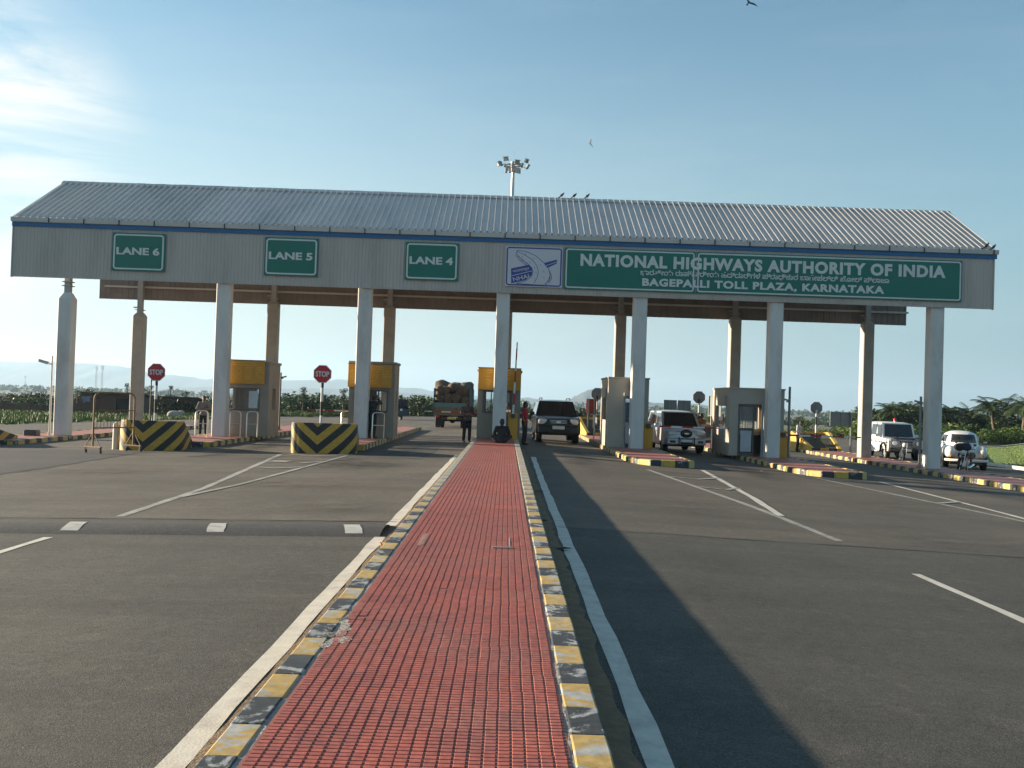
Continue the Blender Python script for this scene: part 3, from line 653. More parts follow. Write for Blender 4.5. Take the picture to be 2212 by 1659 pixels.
# ------------------------------------------------------------------ signs on the fascia
def rrect(x0, x1, z0, z1, r, k=5):
    P = []
    for cx_, cz_, a0 in ((x1-r, z1-r, 0), (x0+r, z1-r, 90), (x0+r, z0+r, 180), (x1-r, z0+r, 270)):
        for i in range(k+1): a = R(a0+90*i/k); P.append((cx_+r*math.cos(a), cz_+r*math.sin(a)))
    return P
def board(parent, name, x0, x1, z0, z1, y0, y1, m, r=.08):
    b = MB(); b.prism(rrect(x0, x1, z0, z1, r), y0, y1, 'y'); return b.build(name, m, parent)
def frame_ring(parent, name, x0, x1, z0, z1, w, y0, y1, m, r=.1):
    o = rrect(x0, x1, z0, z1, r); i_ = rrect(x0+w, x1-w, z0+w, z1-w, max(r-w, .02)); n = len(o); b = MB()
    vs = [(x, y0, z) for x, z in o]+[(x, y0, z) for x, z in i_]+[(x, y1, z) for x, z in o]+[(x, y1, z) for x, z in i_]
    fs = []
    for k in range(n):
        k2 = (k+1) % n; fs += [(k, k2, n+k2, n+k), (k, 2*n+k, 2*n+k2, k2), (n+k, n+k2, 3*n+k2, 3*n+k)]
    b.add(vs, fs); return b.build(name, m, parent)
def lane_sign(x0, x1, z0, z1, num):
    t = thing('lane_sign', 'green lane sign reading LANE %s on the pale fascia' % num, 'sign', ((x0+x1)/2, YF-.05, z0), group='green lane signs on the fascia')
    w = x1-x0; h = z1-z0; c = w/2
    board(t, 'panel', -c, c, 0, h, -.06, -.01, Mt['green'], .02)
    frame_ring(t, 'border', -c+.05, c-.05, .05, h-.05, .055, -.064, -.055, Mt['white'], .12)
    text_mesh('LANE '+num, 'lettering', t, Mt['white'], (-c+.16, -.066, h*.42), 1, width=w-.36, height=.28, bold=.035)
lane_sign(-14.68, -12.74, 5.96, 7.36, '6'); lane_sign(-9.08, -7.11, 5.97, 7.38, '5'); lane_sign(-3.9, -1.94, 5.98, 7.38, '4')
t = thing('highway_sign', 'long green two panel sign reading NATIONAL HIGHWAYS AUTHORITY OF INDIA, BAGEPALLI TOLL PLAZA, KARNATAKA', 'sign', (9.3, YF-.05, 5.84))
sx0, sx1, sm, sh = 1.98-9.3, 16.68-9.3, 6.83-9.3, 1.53
for k, (a, c) in enumerate(((sx0, sm-.02), (sm+.02, sx1))):
    p = board(t, 'panel', a, c, 0, sh, -.06, -.01, Mt['green'], .02)
    frame_ring(t, 'border', a+.04, c-.04, .04, sh-.04, .05, -.064, -.055, Mt['white'], .1)
b = MB(); b.box(sm-.028, sm+.028, -.072, -.02, 0, sh); b.build('joint_strip', Mt['sign_back'], t)
# the three lines follow the board level
text_mesh('NATIONAL HIGHWAYS AUTHORITY OF INDIA', 'lettering', t, Mt['white'], (2.56-9.3, -.068, .86), 1, width=13.5, height=.46, bold=.045, space=1.12)
text_mesh('BAGEPALLI TOLL PLAZA, KARNATAKA', 'lettering', t, Mt['white'], (4.86-9.3, -.068, .15), 1, width=8.95, height=.34, bold=.045, space=1.12)
KAN = 'ಭಾರತೀಯ ರಾಷ್ಟ್ರೀಯ ಹೆದ್ದಾರಿಗಳ ಪ್ರಾಧಿಕಾರ ಬಾಗೇಪಲ್ಲಿ ಟೋಲ್ ಪ್ಲಾಜಾ'
text_mesh(KAN, 'lettering', t, Mt['white'], (4.78-9.3, -.068, .57), 1, width=9.2, height=.25, bold=.02)
# emblem board
t = thing('emblem_sign', 'white square sign with blue highway and flyover emblem reading NHAI', 'sign', (.85, YF-.05, 5.87))
EW, EH = 2.1, 1.48
board(t, 'panel', -EW/2, EW/2, 0, EH, -.06, -.01, Mt['logo_bg'], .02)
frame_ring(t, 'border', -EW/2+.03, EW/2-.03, .03, EH-.03, .05, -.064, -.055, Mt['logo_blue'], .1)
def ep(u_, v_): return (-EW/2+u_*EW, (1-v_)*EH)          # u,v as fractions of the board from its top left
def poly_flat(pts, y, m, name='emblem'):
    b = MB(); b.prism([ep(*p) for p in pts], y-.004, y, 'y'); return b.build(name, m, t)
def stroke(pts, w, y, m=None):
    P = [Vector((ep(*p)[0], 0, ep(*p)[1])) for p in pts]; b = MB(); vs = []
    for i, p in enumerate(P):
        a = P[max(0, i-1)]; c = P[min(len(P)-1, i+1)]; tt = (c-a).normalized(); nn = Vector((-tt.z, 0, tt.x))*w/2
        vs += [(p+nn)+Vector((0, y, 0)), (p-nn)+Vector((0, y, 0))]
    b.add(vs, [(2*i, 2*i+1, 2*i+3, 2*i+2) for i in range(len(P)-1)]); return b.build('emblem', m or Mt['logo_blue'], t)
poly_flat([(.10,.56), (.45,.44), (.49,.56), (.46,.72), (.36,.84), (.11,.93)], -.064, Mt['logo_blue'])
poly_flat([(.67,.40), (.90,.30), (.90,.40), (.76,.50), (.72,.52)], -.064, Mt['logo_blue'])
stroke([(.11,.745), (.48,.60)], .022, -.072, Mt['logo_bg']); stroke([(.70,.47), (.90,.36)], .02, -.072, Mt['logo_bg'])
rl = [(.18,.17), (.26,.30), (.38,.42), (.46,.52), (.49,.62), (.46,.76), (.36,.86), (.20,.93)]
rr = [(.20,.10), (.36,.13), (.52,.22), (.66,.38), (.76,.54), (.79,.70), (.76,.84), (.70,.93)]
rc = [(.19,.13), (.32,.20), (.46,.32), (.55,.47), (.58,.62), (.56,.78), (.51,.90)]
poly_flat(rl+rr[::-1], -.068, Mt['logo_bg'])
for pts, w in ((rl, .018), (rr, .02), (rc, .02), ([(.20,.93), (.70,.96)], .02), ([(.18,.17), (.20,.10)], .02), ([(.70,.93), (.78,.80), (.79,.70)], .014), ([(.76,.90), (.82,.78), (.80,.66), (.78,.60)], .016), ([(.17,.21), (.24,.34), (.37,.47), (.42,.52)], .014)): stroke(pts, w, -.0725)
for k in range(1, 6):
    for A, B_ in ((rl, rc), (rc, rr)):
        i = min(k, len(A)-2, len(B_)-2); mx_ = ((A[i][0]+B_[i][0])/2, (A[i][1]+B_[i][1])/2); stroke([mx_, (mx_[0]+.012, mx_[1]+.05)], .012, -.0725)
for k in range(3): stroke([(.20+k*.075, .28+k*.085), (.235+k*.075, .25+k*.085)], .012, -.0725); stroke([(.70+k*.04,.92-k*.09), (.74+k*.035,.94-k*.09)], .012, -.0725)
q = text_mesh('NHAI', 'lettering', t, Mt['logo_bg'], (*[ep(.15,.90)[0]], -.070, ep(.15,.885)[1]), 1, width=.60, height=.15, bold=.01, rot=(PI/2, R(-15), 0))
q = text_mesh('भाराराप्रा', 'lettering', t, Mt['logo_bg'], (ep(.14,.7)[0], -.070, ep(.14,.69)[1]), 1, width=.62, height=.12, bold=.006, rot=(PI/2, R(-13), 0))

# ------------------------------------------------------------------ crash bumpers
BUMP = striped('bumper_chevrons', chevron(-.12, .85, .52, .55), BLK, (.50,.29,.035), wear=(.30,.27,.2), wear_amt=.6, wear_lo=.66)
WALLP = mat('whitewash', (.55,.52,.44), .85, var=.1, bump=.3)
YELP = mat('yellow_painted_concrete', (.52,.33,.06), .8, var=.12, vs=3, bump=.3, dirt=(.30,.2,.08), dirt_amt=.5)
SOILM = mat('planter_soil', (.05,.045,.028), .95, var=.4, vs=6, bump=.8, bs=9)
def bumper(loc, label, w=2.0, depth=2.7, h=.9, rz=0, group='crash bumpers at the island ends', far=False):
    """U-shaped planter wall: blunt striped front, sides falling away to the back"""
    t = thing('crash_bumper', label, 'bumper', loc, rz, group)
    hw = w/2; th = .17; O = []
    k = 7
    pts = [(-hw*.72, depth)]+[(-hw*(.72+.28*(i/4)), depth*(1-i/4)+.5*(i/4)) for i in range(1, 5)]
    pts += [(-hw+.45*(1-math.cos(R(90*i/k))), .45*(1-math.sin(R(90*i/k)))) for i in range(1, k+1)]
    half = pts; full = half+[(-x, y) for x, y in half[::-1]]
    def hz(y): return h if y < .5 else lerp(h, .26, (y-.5)/(depth-.5))
    vs = []; n = len(full)
    for i, (x, y) in enumerate(full):
        a = Vector(full[max(0, i-1)]); c = Vector(full[min(n-1, i+1)]); tt = (c-a).normalized(); nn = Vector((-tt.y, tt.x))
        inn = Vector((x, y))-nn*th if (Vector((x, y))-nn*th-Vector((0, depth/2))).length < (Vector((x, y))+nn*th-Vector((0, depth/2))).length else Vector((x, y))+nn*th
        vs += [(x, y, -.2), (x, y, hz(y)-.03), (x*.985, y+.01, hz(y)), (inn.x, inn.y, hz(y)), (inn.x, inn.y, -.2)]
    b = MB(); b.add(vs, [(5*i+j, 5*i+5+j, 5*i+6+j, 5*i+1+j) for i in range(n-1) for j in range(4)]+[(0, 1, 2, 3, 4), tuple(5*(n-1)+j for j in (4, 3, 2, 1, 0))])
    b.build('wall', YELP if far else BUMP, t, smooth=40)
    b = MB(); m_ = 12; vs = [(0, depth*.5, h*.55)]
    inner = [(x*.86, min(max(y, .15), depth-.05), hz(y)-(.12 if y < 1.5 else .08)) for x, y in full]
    b.add(vs+inner, [(0, i+1, i+2) for i in range(n-1)]+[(0, n, 1)]); b.build('soil', SOILM, t, smooth=60)
    b = MB(); b.box(-hw*.70, hw*.70, depth-.06, depth+.1, -.2, .27); b.build('end_kerb', KX, t, bevel=.02)
    return t
bumper((-17.35, 30.6, gz(-17.3)), 'black and yellow chevron bumper cut by the left edge of the view', w=1.85, h=.62, depth=2.6)
bumper((-10.78, 29.2, gz(-10.6)), 'black and yellow chevron bumper behind the wheeled barricade, with a stop sign in it', w=1.9, depth=2.1)
bumper((-5.4, 28.5, gz(-5.4)), 'black and yellow chevron bumper with whitewashed left corner below the lane 5 stop sign', w=1.95)
b = MB(); b.add([(-.985, .5, -.1), (-.99, 1.0, -.1), (-.99, 1.0, .7), (-.985, .5, .86)], [(0, 1, 2, 3)])
for x, lab in ((4.8, 'yellow planter bumper seen from behind, between the dark car and the first right booth'), (9.95, 'yellow planter bumper beyond the handrails of the second right booth'), (16.1, 'yellow sided planter bumper with dark soil beside the man in the white shirt')):
    bumper((x, 51.4, gz(x)+.05), lab, w=2.1, depth=3.0, h=1.0, rz=PI, far=True)
# low shrubs in the far planters and near ones are bare soil

# ------------------------------------------------------------------ stop signs
BWP = striped('black_white_pole', band_axis(2, .84, .15, .5), (.62,.62,.6), (.02,.02,.02), wear_amt=.2)
def octo(r): return [(r*math.cos(R(22.5+45*i)), r*math.sin(R(22.5+45*i))) for i in range(8)]
def stop_sign(loc, label, h=1.55, r=.29, rz=0, lying=0):
    t = thing('stop_sign', label, 'stop sign', loc, rz, 'octagonal stop signs on the bumpers')
    b = MB(); b.tube([(0, 0, -.6), (0, 0, h-.1)], .042, 12); b.build('pole', BWP, t, smooth=40)
    b = MB(); b.prism(octo(r), -.048, -.03, 'y', M=Matrix.Translation((0, 0, h))); b.build('border', Mt['white'], t)
    b = MB(); b.prism(octo(r*.93), -.054, -.046, 'y', M=Matrix.Translation((0, 0, h))); b.build('face', Mt['red'], t)
    b = MB(); b.prism(octo(r*.98), -.03, -.025, 'y', M=Matrix.Translation((0, 0, h))); b.box(-.02, .02, -.025, .0, h-.25, h+.25); b.build('back_plate', Mt['sign_back'], t)
    text_mesh('STOP', 'lettering', t, Mt['white'], (-r*.70, -.057, h-.085), 1, width=r*1.4, height=.17, bold=.03)
    return t
stop_sign((-10.84, 30.0, .62), 'red octagonal stop sign left of the wall booth, on the bumper by the barricade')
stop_sign((-5.58, 29.3, .72), 'red octagonal stop sign on the whitewashed corner bumper, facing lane 5')
for i, (x, lab) in enumerate(((4.72, 'stop sign from behind, half hidden by the first right booth'), (10.02, 'grey back of an octagonal stop sign above the orange shirted man'), (16.15, 'rounded dark sign back on a black and white pole over the right planter'))):
    stop_sign((x, 50.3, .62), lab, h=1.42+.1*(i != 2)-.25*(i == 2), r=.34, rz=PI)

# ------------------------------------------------------------------ booths
Mt['booth_wall'] = mat('weathered_booth_wall', (.27,.235,.19), .85, var=.12, vs=2, bump=.2, dirt=(.14,.11,.085), dirt_amt=.6, ds=1.6, stretch=(1,1,.5))
def booth(loc, w, d, h, label, left=True, wcx=0, win=(.9, 1.72), winx=(-.5, .5), group='toll booths on the islands', wall=None, paper=False, boardw=None, sit=None, blind=False):
    t = thing('toll_booth', label, 'booth', loc, 0, group); hw = w/2; z0, z1 = win; th = .09; wm = wall or Mt['booth_wall']
    # front wall with its opening, side walls with openings, back wall with opening
    b = MB()
    def wall_open(fn, a, c, o0, o1, zz0, zz1):
        for (p, q, r_, s_) in ((a, o0, 0, h), (o1, c, 0, h), (o0, o1, 0, zz0), (o0, o1, zz1, h)):
            if q-p > .001: fn(p, q, r_, s_)
    wall_open(lambda p, q, r_, s_: b.box(p, q, 0, th, r_, s_), -hw, hw, winx[0], winx[1], z0, z1)
    wall_open(lambda p, q, r_, s_: b.box(p, q, d-th, d, r_, s_), -hw, hw, (winx[0]+.05) if not blind else winx[1]-.55, winx[1]-.05, z0, z1)
    wall_open(lambda p, q, r_, s_: b.box(-hw, -hw+th, p, q, r_, s_), th, d-th, .35, d-.35, z0+.05, z1)
    wall_open(lambda p, q, r_, s_: b.box(hw-th, hw, p, q, r_, s_), th, d-th, .6, d-.6, z0+.05, z1)
    b.build('wall', wm, t)
    b = MB(); b.box(-hw-.04, hw+.04, -.05, d+.04, h, h+.09); b.build('roof', wm, t, bevel=.01)
    def win_frame(o0, o1, zz0, zz1, y, mull=()):
        b = MB(); e = .05
        b.box(o0, o0+e, y-.02, y+.03, zz0, zz1); b.box(o1-e, o1, y-.02, y+.03, zz0, zz1); b.box(o0+e, o1-e, y-.02, y+.03, zz1-e, zz1); b.box(o0+e, o1-e, y-.02, y+.03, zz0, zz0+e)
        for m_ in mull: b.box(m_-.02, m_+.02, y-.015, y+.025, zz0+e, zz1-e)
        f = b.build('window', Mt['frame'], t); b = MB(); b.box(o0+e, o1-e, y+.004, y+.01, zz0+e, zz1-e); b.build('pane', Mt['pane'], f); return f
    win_frame(winx[0], winx[1], z0, z1, -.005, ((winx[0]+winx[1])/2,)); win_frame(winx[0]+.05, winx[1]-.05, z0, z1, d-.02, (winx[0]+.3,))
    b = MB(); b.box(winx[0]-.05, winx[1]+.05, .12, .5, z0-.08, z0-.04); b.box(-hw+.1, hw-.1, .15, .5, .02, z0-.1); b.build('counter', Mt['frame'], t)
    if paper:
        b = MB(); b.box(winx[1]-.42, winx[1]-.09, .014, .018, z0+.12, z1-.12); b.build('notice', Mt['paper'], t)
    return t
m = bpy.data.materials.new('window_pane'); m.use_nodes = True; p_ = m.node_tree.nodes['Principled BSDF']; p_.inputs['Base Color'].default_value = (.6,.66,.68, 1); p_.inputs['Roughness'].default_value = .03; p_.inputs['Transmission Weight'].default_value = .85; p_.inputs['IOR'].default_value = 1.05; p_.inputs['Alpha'].default_value = .35; Mt['pane'] = m
def rate_board(x0, x1, z0, z1, y, label, cols=4, open_cols=True):
    t = thing('rate_board', label, 'rate board', ((x0+x1)/2, y, z0), 0, 'yellow rate boards on the booths'); w = x1-x0; h = z1-z0
    b = MB(); b.box(-w/2, w/2, -.05, -.002, 0, h); b.build('panel', Mt['yellow'], t, bevel=.006)
    b = MB(); b.box(-w/2-.015, w/2+.015, -.055, .0, h+.001, h+.03); b.build('top_rail', Mt['frame'], t)
    # rows of small print in columns
    b = MB()
    for r in range(2):
        zz = h-.10-r*.085; b.box(-w*.30, w*.30, -.053, -.0495, zz, zz+.035)
    for c in range(cols):
        cx_ = -w/2+w*(c+.5)/cols
        for r in range(9):
            zz = h-.27-r*.058
            if zz < .03: break
            k = 4; cw = w/cols*.62/k
            for q in range(k):
                if random.random() < .85: b.box(cx_-w/cols*.31+q*cw, cx_-w/cols*.31+q*cw+cw*random.uniform(.5, .85), -.053, -.0495, zz, zz+.033)
    b.build('print', Mt['yellow_print'], t)
    return t
zb = lambda x: gz(x)+KZ-.02
booth((-9.86, 36.6, zb(-9.86)), 1.75, 1.75, 2.75, 'cream booth with a dark wide window and paper notice, leftmost', win=(.95, 1.83), winx=(-.82, .55), paper=True, blind=True)
booth((-5.1, 36.6, zb(-5.1)), 1.72, 1.45, 2.78, 'cream booth where a dark clothed man leans at the window', win=(.95, 1.80), winx=(-.1, .62))
booth((-.28, 36.6, MT), 1.62, 1.5, 2.5, 'central booth on the red median behind the white column', win=(.95, 1.80), winx=(-.62, .5), wall=Mt['booth_wall'])
a_ = at(493, 797, 36.5); c_ = at(571, 843, 36.5)
rate_board(-10.72, -9.14, 1.95, 2.83, 36.55, 'yellow rate board over the wide window of the leftmost booth')
rate_board(-6.0, -4.34, 1.97, 2.84, 36.55, 'yellow rate board partly behind a column, above the leaning man')
rate_board(-1.09, .52, 2.03, 2.85, 36.55, 'yellow rate board on the central booth, column in front of it', cols=1)
BR = mat('beige_booth_wall', (.40,.35,.29), .85, var=.07, bump=.2, dirt=(.22,.19,.15), dirt_amt=.4)
def door_booth(loc, w, d, h, label, dx, grp='toll booths on the islands', dw=.62):
    t = thing('toll_booth', label, 'booth', loc, 0, grp); hw = w/2; th = .1
    b = MB(); D0, D1 = dx; zt = 1.95
    for (p, q, r_, s_) in ((-hw, D0, 0, h), (D1, hw, 0, h), (D0, D1, zt, h)): b.box(p, q, 0, th, r_, s_)
    b.box(-hw, hw, d-th, d, 0, .95); b.box(-hw, hw, d-th, d, 1.85, h); b.box(-hw, -hw+.2, d-th, d, .95, 1.85); b.box(hw-.2, hw, d-th, d, .95, 1.85)
    for sx in (-1, 1):
        xa, xb = (-hw, -hw+th) if sx < 0 else (hw-th, hw)
        b.box(xa, xb, th, .7, 0, h); b.box(xa, xb, d-.7, d-th, 0, h); b.box(xa, xb, .7, d-.7, 0, 1.0); b.box(xa, xb, .7, d-.7, 1.85, h)
    b.build('wall', BR, t)
    b = MB(); b.box(-hw-.03, hw+.03, -.03, d+.03, h, h+.06); b.build('roof', BR, t, bevel=.01)
    for sx in (-1,):   # projecting window hood on the lane side
        b = MB(); b.box(-hw-.06, -hw-.002, .55, d-.55, 1.87, 2.25); b.build('hood', BR, t)
    dm = (D0+D1)/2 if dw > D1-D0-.1 else D0+dw
    b = MB(); b.box(D0, D0+.06, -.02, .05, 0, zt); b.box(D1-.06, D1, -.02, .05, 0, zt); b.box(D0+.06, D1-.06, -.02, .05, zt-.06, zt); b.box(dm-.05, dm, -.01, .04, 0, zt-.06); f = b.build('door_frame', Mt['frame'], t)
    b = MB(); b.box(D0+.06, dm-.05, .0, .03, .95, 1.05); b.box(D0+.06, dm-.05, 0, .03, 0, .12); b.build('door', Mt['frame'], t)
    b = MB(); b.box(D0+.1, dm-.09, -.004, .0, .16, .95); b.build('door_panel', Mt['paper2'], t); b = MB(); b.box(D0+.07, dm-.06, .01, .016, 1.06, zt-.08); b.build('pane', Mt['pane'], t)
    b = MB(); b.box(-hw+.12, hw-.12, .9, 1.3, .72, .78); b.box(-hw+.12, hw-.12, 1.28, 1.3, .02, .72); b.build('desk', Mt['frame'], t)
    return t
Mt['paper2'] = mat('door_panel_white', (.42,.44,.47), .6)
door_booth((4.58, 36.3, zb(4.6)), 1.52, 2.8, 2.58, 'beige booth with glazed door behind the first column right of centre', (-.18, .52), dw=.9)
door_booth((9.42, 36.3, zb(9.4)), 2.05, 3.0, 2.5, 'beige booth with open dark doorway and white door panel, right of the silver car', (-.7, .75), dw=.6)

# ------------------------------------------------------------------ boom barriers
ARM = lambda ph: striped('arm_stripes', band_axis(0, .84, ph, .5), (.66,.66,.63), (.40,.03,.025), wear_amt=.3)
def barrier(loc, label, length, sx, up=False, cab=(.36, .3, .95), phase=.0):
    t = thing('boom_barrier', label, 'barrier', loc, 0, 'boom barriers on the islands'); w, d, h = cab
    b = MB(); b.box(-w/2, w/2, -d/2, d/2, 0, h); b.box(-w/2-.015, w/2+.015, -d/2-.015, d/2+.015, h, h+.03); b.build('cabinet', Mt['orange'], t, bevel=.01)
    b = MB(); b.box(-w/2+.05, w/2-.05, -d/2-.008, -d/2-.0005, .15, h-.12); b.build('cabinet_door', Mt['orange'], t)
    b = MB()
    b.prism([(0, -.038), (length, -.024), (length, .024), (0, .038)], -.015, .015, 'y')
    a = b.build('arm', ARM(phase), t); a.location = (0, -d/2-.05, h-.08); a.rotation_euler = (0, R(-88.5) if up else (0 if sx > 0 else PI), 0)
    b = MB(); b.tube([(0, -d/2-.09, h-.08), (0, -d/2, h-.08)], .09, 12); b.build('pivot', Mt['dark_steel'], t)
    return t
Mt['orange'] = mat('orange_cabinet', (.60,.27,.02), .5, var=.1, dirt=(.3,.15,.04), dirt_amt=.4)
barrier((.26, 36.15, MT), 'orange barrier cabinet with its arm raised upright, beside the central column', 2.75, 1, up=True)
barrier((5.32, 36.25, zb(5.3)), 'lowered red and white barrier in front of the silver car', 3.0, 1)
barrier((10.36, 36.25, zb(10.3)), 'lowered red and white barrier reaching over the farthest right lane', 2.9, 1, phase=.3)
barrier((-6.05, 44.2, zb(-6)), 'far barrier with a lowered arm beyond lane 5, left of the second booth', 3.0, -1, phase=.4)
barrier((-1.0, 44.2, zb(-1)), 'far barrier with a lowered arm behind the loaded truck', 2.7, -1, phase=.2)

# ------------------------------------------------------------------ handrails, poles, cameras, bollard, barricade
def handrail(loc, rz, label, w=.55, h=.95, two=False):
    t = thing('handrail', label, 'handrail', loc, rz, 'bent tube handrails by the booths')
    pts = [(-w/2, 0, 0), (-w/2, 0, h-.1), (-w/2+.03, 0, h-.03), (-w/2+.1, 0, h), (w/2-.1, 0, h), (w/2-.03, 0, h-.03), (w/2, 0, h-.1), (w/2, 0, 0)]
    b = MB(); b.tube(pts, .024, 8); b.build('hoop', Mt['stainless'], t, smooth=50)
    b = MB(); b.tube([(-w/2, 0, .48), (w/2, 0, .48)], .018, 6); b.build('crossbar', Mt['stainless'], t, smooth=50)
    return t
handrail((-11.16, 35.6, zb(-11)), .3, 'hoop handrail beside the leftmost guard', .42)
handrail((-9.95, 35.7, zb(-10)), .5, 'hoop handrail left of a pair, under the leftmost booth window', .38)
handrail((-9.38, 35.9, zb(-10)), .5, 'hoop handrail right of a pair, under the leftmost booth window', .4)
handrail((-4.72, 35.9, zb(-5)), .7, 'hoop handrail to the right of the man leaning at the booth', .5)
handrail((-6.3, 38.5, zb(-6)), .3, 'hoop handrail seen behind the whitewashed corner bumper', .45)
handrail((9.0, 41.2, zb(9)), .2, 'white hoop handrail left of the open doorway booth', .5, 1.05)
handrail((3.95, 41.6, zb(4)), .5, 'hoop handrail left of the first right booth', .35, 1.1)
handrail((9.55, 43.8, zb(9.5)), .3, 'farther hoop handrail beside the open doorway booth', .5, 1.0)
def pole(loc, h, r, label, m, cam_side=0, cam_z=None, dark=False, base=True):
    t = thing('camera_pole' if cam_side else 'pole', label, 'pole', loc, 0, 'thin poles on the islands')
    b = MB(); b.tube([(0, 0, 0), (0, 0, h)], r, 10); b.build('post', m, t, smooth=50)
    if base: b = MB(); b.box(-.11, .11, -.11, .11, 0, .02); b.tube([(0, 0, .02), (0, 0, .16)], r*1.5, 10); b.build('base_plate', m, t)
    if cam_side:
        cz = cam_z or h-.25; s = cam_side
        b = MB(); b.box(min(0, s*.12), max(0, s*.12), -.03, .03, cz-.09, cz-.05); b.build('bracket', m, t)
        b = MB(); Mx = Matrix.Translation((s*(.16 if dark else .26), -.1, cz)) @ Matrix.Rotation(-s*R(14), 4, 'Y') @ Matrix.Scale(.5 if dark else .85, 4)
        b.box(-.22, .22, -.06, .06, -.06, .05, M=Mx); b.box(-.26 if s < 0 else -.2, .2 if s < 0 else .26, -.075, .075, .051, .062, M=Mx); c = b.build('camera', m if dark else WALLP, t, bevel=.01)
        b = MB(); b.tube([Mx @ Vector((s*.22, 0, 0)), Mx @ Vector((s*.235, 0, 0))], .04, 10); b.build('lens', Mt['black_gloss'], c)
    return t
PM = mat('pale_pole', (.45,.43,.38), .6); GP_ = mat('grey_pole', (.22,.22,.22), .5, metal=.3); DP = mat('dark_pole', (.05,.055,.05), .6)
pole((-16.85, 35.9, zb(-17)-.03), 2.95, .032, 'pale pole with a white camera left of the leftmost column', PM, -1, 2.72)
b = MB(); b.box(-.22, .22, -.18, .18, 0, .2); b.box(-.2, .2, -.16, .16, .2, .23); o = b.build('cable_box', Mt['dark_steel'], None, bevel=.01); o.location = (-17.15, 35.2, zb(-17)-.03); tag(o, 'low dark box at the foot of the leftmost column', 'box')
pole((-16.1, 43.9, zb(-16)), 2.45, .03, 'thin dark pole left of the left stop sign', DP, 1, 2.25, dark=True)
pole((-10.25, 43.9, zb(-10)), 2.6, .035, 'thin dark pole right of the leftmost booth', DP, 1, 2.4, dark=True)
pole((4.35, 35.6, zb(4.4)), 2.05, .04, 'grey post before the door of the first right booth', GP_)
pole((9.42, 35.5, zb(9.4)), 2.05, .04, 'grey post at the edge of the open doorway', GP_)
pole((10.72, 36.6, zb(10.7)), 2.7, .045, 'grey post standing right of the fourth column from the left booths', GP_, -1, 2.2, dark=True)['label'] = 'tall grey post in front of the two angled sign backs'
pole((16.55, 44.3, zb(16.5)), 2.95, .04, 'dark pole with a camera box left of the white jeep', DP, -1, 2.55, dark=True)
pole((15.45, 36.0, zb(15.5)), 2.65, .045, 'grey pole left of the rightmost column, before the jeep', GP_, -1, 2.45, dark=True)
b = MB(); b.tube([(0, 0, -.05), (0, 0, .68), (0, 0, .74), (0, 0, .77)], [.105, .1, .085, .04], 16); q = Vector((-10.62+.02, 27.9, 0))
bo = b.build('bollard', WALLP, None, smooth=40); bo.location = (-11.92, 29.75, gz(-11.9)); bo.scale = (1, 1, 1.08); tag(bo, 'short whitewashed round bollard between barricade and bumper', 'bollard')
# wheeled barricade
RUST = mat('rusty_yellow_tube', (.26,.15,.06), .7, var=.35, vs=8, dirt=(.12,.05,.025), dirt_amt=.8, ds=3)
t = thing('wheeled_barricade', 'rusty tubular barricade on small wheels in front of the left bumper', 'barricade', (-11.25, 27.9, gz(-11.3)), 0)
b = MB(); w, h = .70, 1.72
hoop = [(-w, 0, .2)]+[(-w, 0, h-.18)]+[(-w+.18*(1-math.cos(R(a))), 0, h-.18+.18*math.sin(R(a))) for a in (20, 45, 70, 90)]+[(w-.18*(1-math.cos(R(a))), 0, h-.18+.18*math.sin(R(a))) for a in (90, 70, 45, 20)]+[(w, 0, h-.18), (w, 0, .2)]
b.tube(hoop, .026, 8); b.build('frame', RUST, t, smooth=50)
b = MB(); b.tube([(-w, 0, .72), (w, 0, .72)], .022, 6); b.tube([(-w, 0, 1.22), (w, 0, 1.22)], .014, 6); 
for i in range(1, 12): x = -w+2*w*i/12; b.tube([(x, 0, .72), (x, 0, 1.22)], .008, 5, cap=False)
b.build('grille', RUST, t)
for sx in (-1, 1):
    b = MB(); x = sx*w; b.box(x-.03, x+.03, -.34, .34, .18, .21); b.tube([(x, -.30, .21), (x, 0, .62)], .014, 5); b.tube([(x, .30, .21), (x, 0, .62)], .014, 5); f = b.build('foot', RUST, t)
    for sy in (-1, 1):
        b = MB(); y = sy*.30; b.tube([(x-.02, y, .06), (x+.02, y, .06)], .06, 12); b.box(x-.03, x-.021, y-.03, y+.03, .05, .18); b.box(x+.021, x+.03, y-.03, y+.03, .05, .18); b.build('wheel', Mt['black'], f)
t.rotation_euler = (0, 0, R(62))

# ------------------------------------------------------------------ sign boards beyond the lanes
def back_board(loc, rz, panels, legs, label, m=None, group='sign boards seen from behind', face=None):
    t = thing('sign_board', label, 'sign', loc, rz, group); mm_ = m or Mt['sign_back']
    for (x0, x1, z0, z1) in panels:
        b = MB(); b.box(x0, x1, .0, .03, z0, z1); p = b.build('panel', mm_, t)
        b = MB(); e = .035
        for q in ((x0, x1, z0, z0+e), (x0, x1, z1-e, z1)): b.box(q[0], q[1], -.03, -.001, q[2], q[3])
        b.box(x0, x0+e, -.03, -.001, z0+e, z1-e); b.box(x1-e, x1, -.03, -.001, z0+e, z1-e); b.box((x0+x1)/2-.02, (x0+x1)/2+.02, -.025, -.001, z0+e, z1-e); b.build('stiffener', mm_, p)
    for x, z in legs: b = MB(); b.box(x-.035, x+.035, -.1, -.031, 0, z); b.build('leg', GP_, t)
    return t
zg = lambda x: gz(x)
back_board((10.6, 60, zg(10.6)), 0, [(-.84, -.03, 1.35, 2.35), (.03, .84, 1.35, 2.35)], [(-.5, 2.3), (.5, 2.3)], 'pair of square grey sign backs above the silver car')
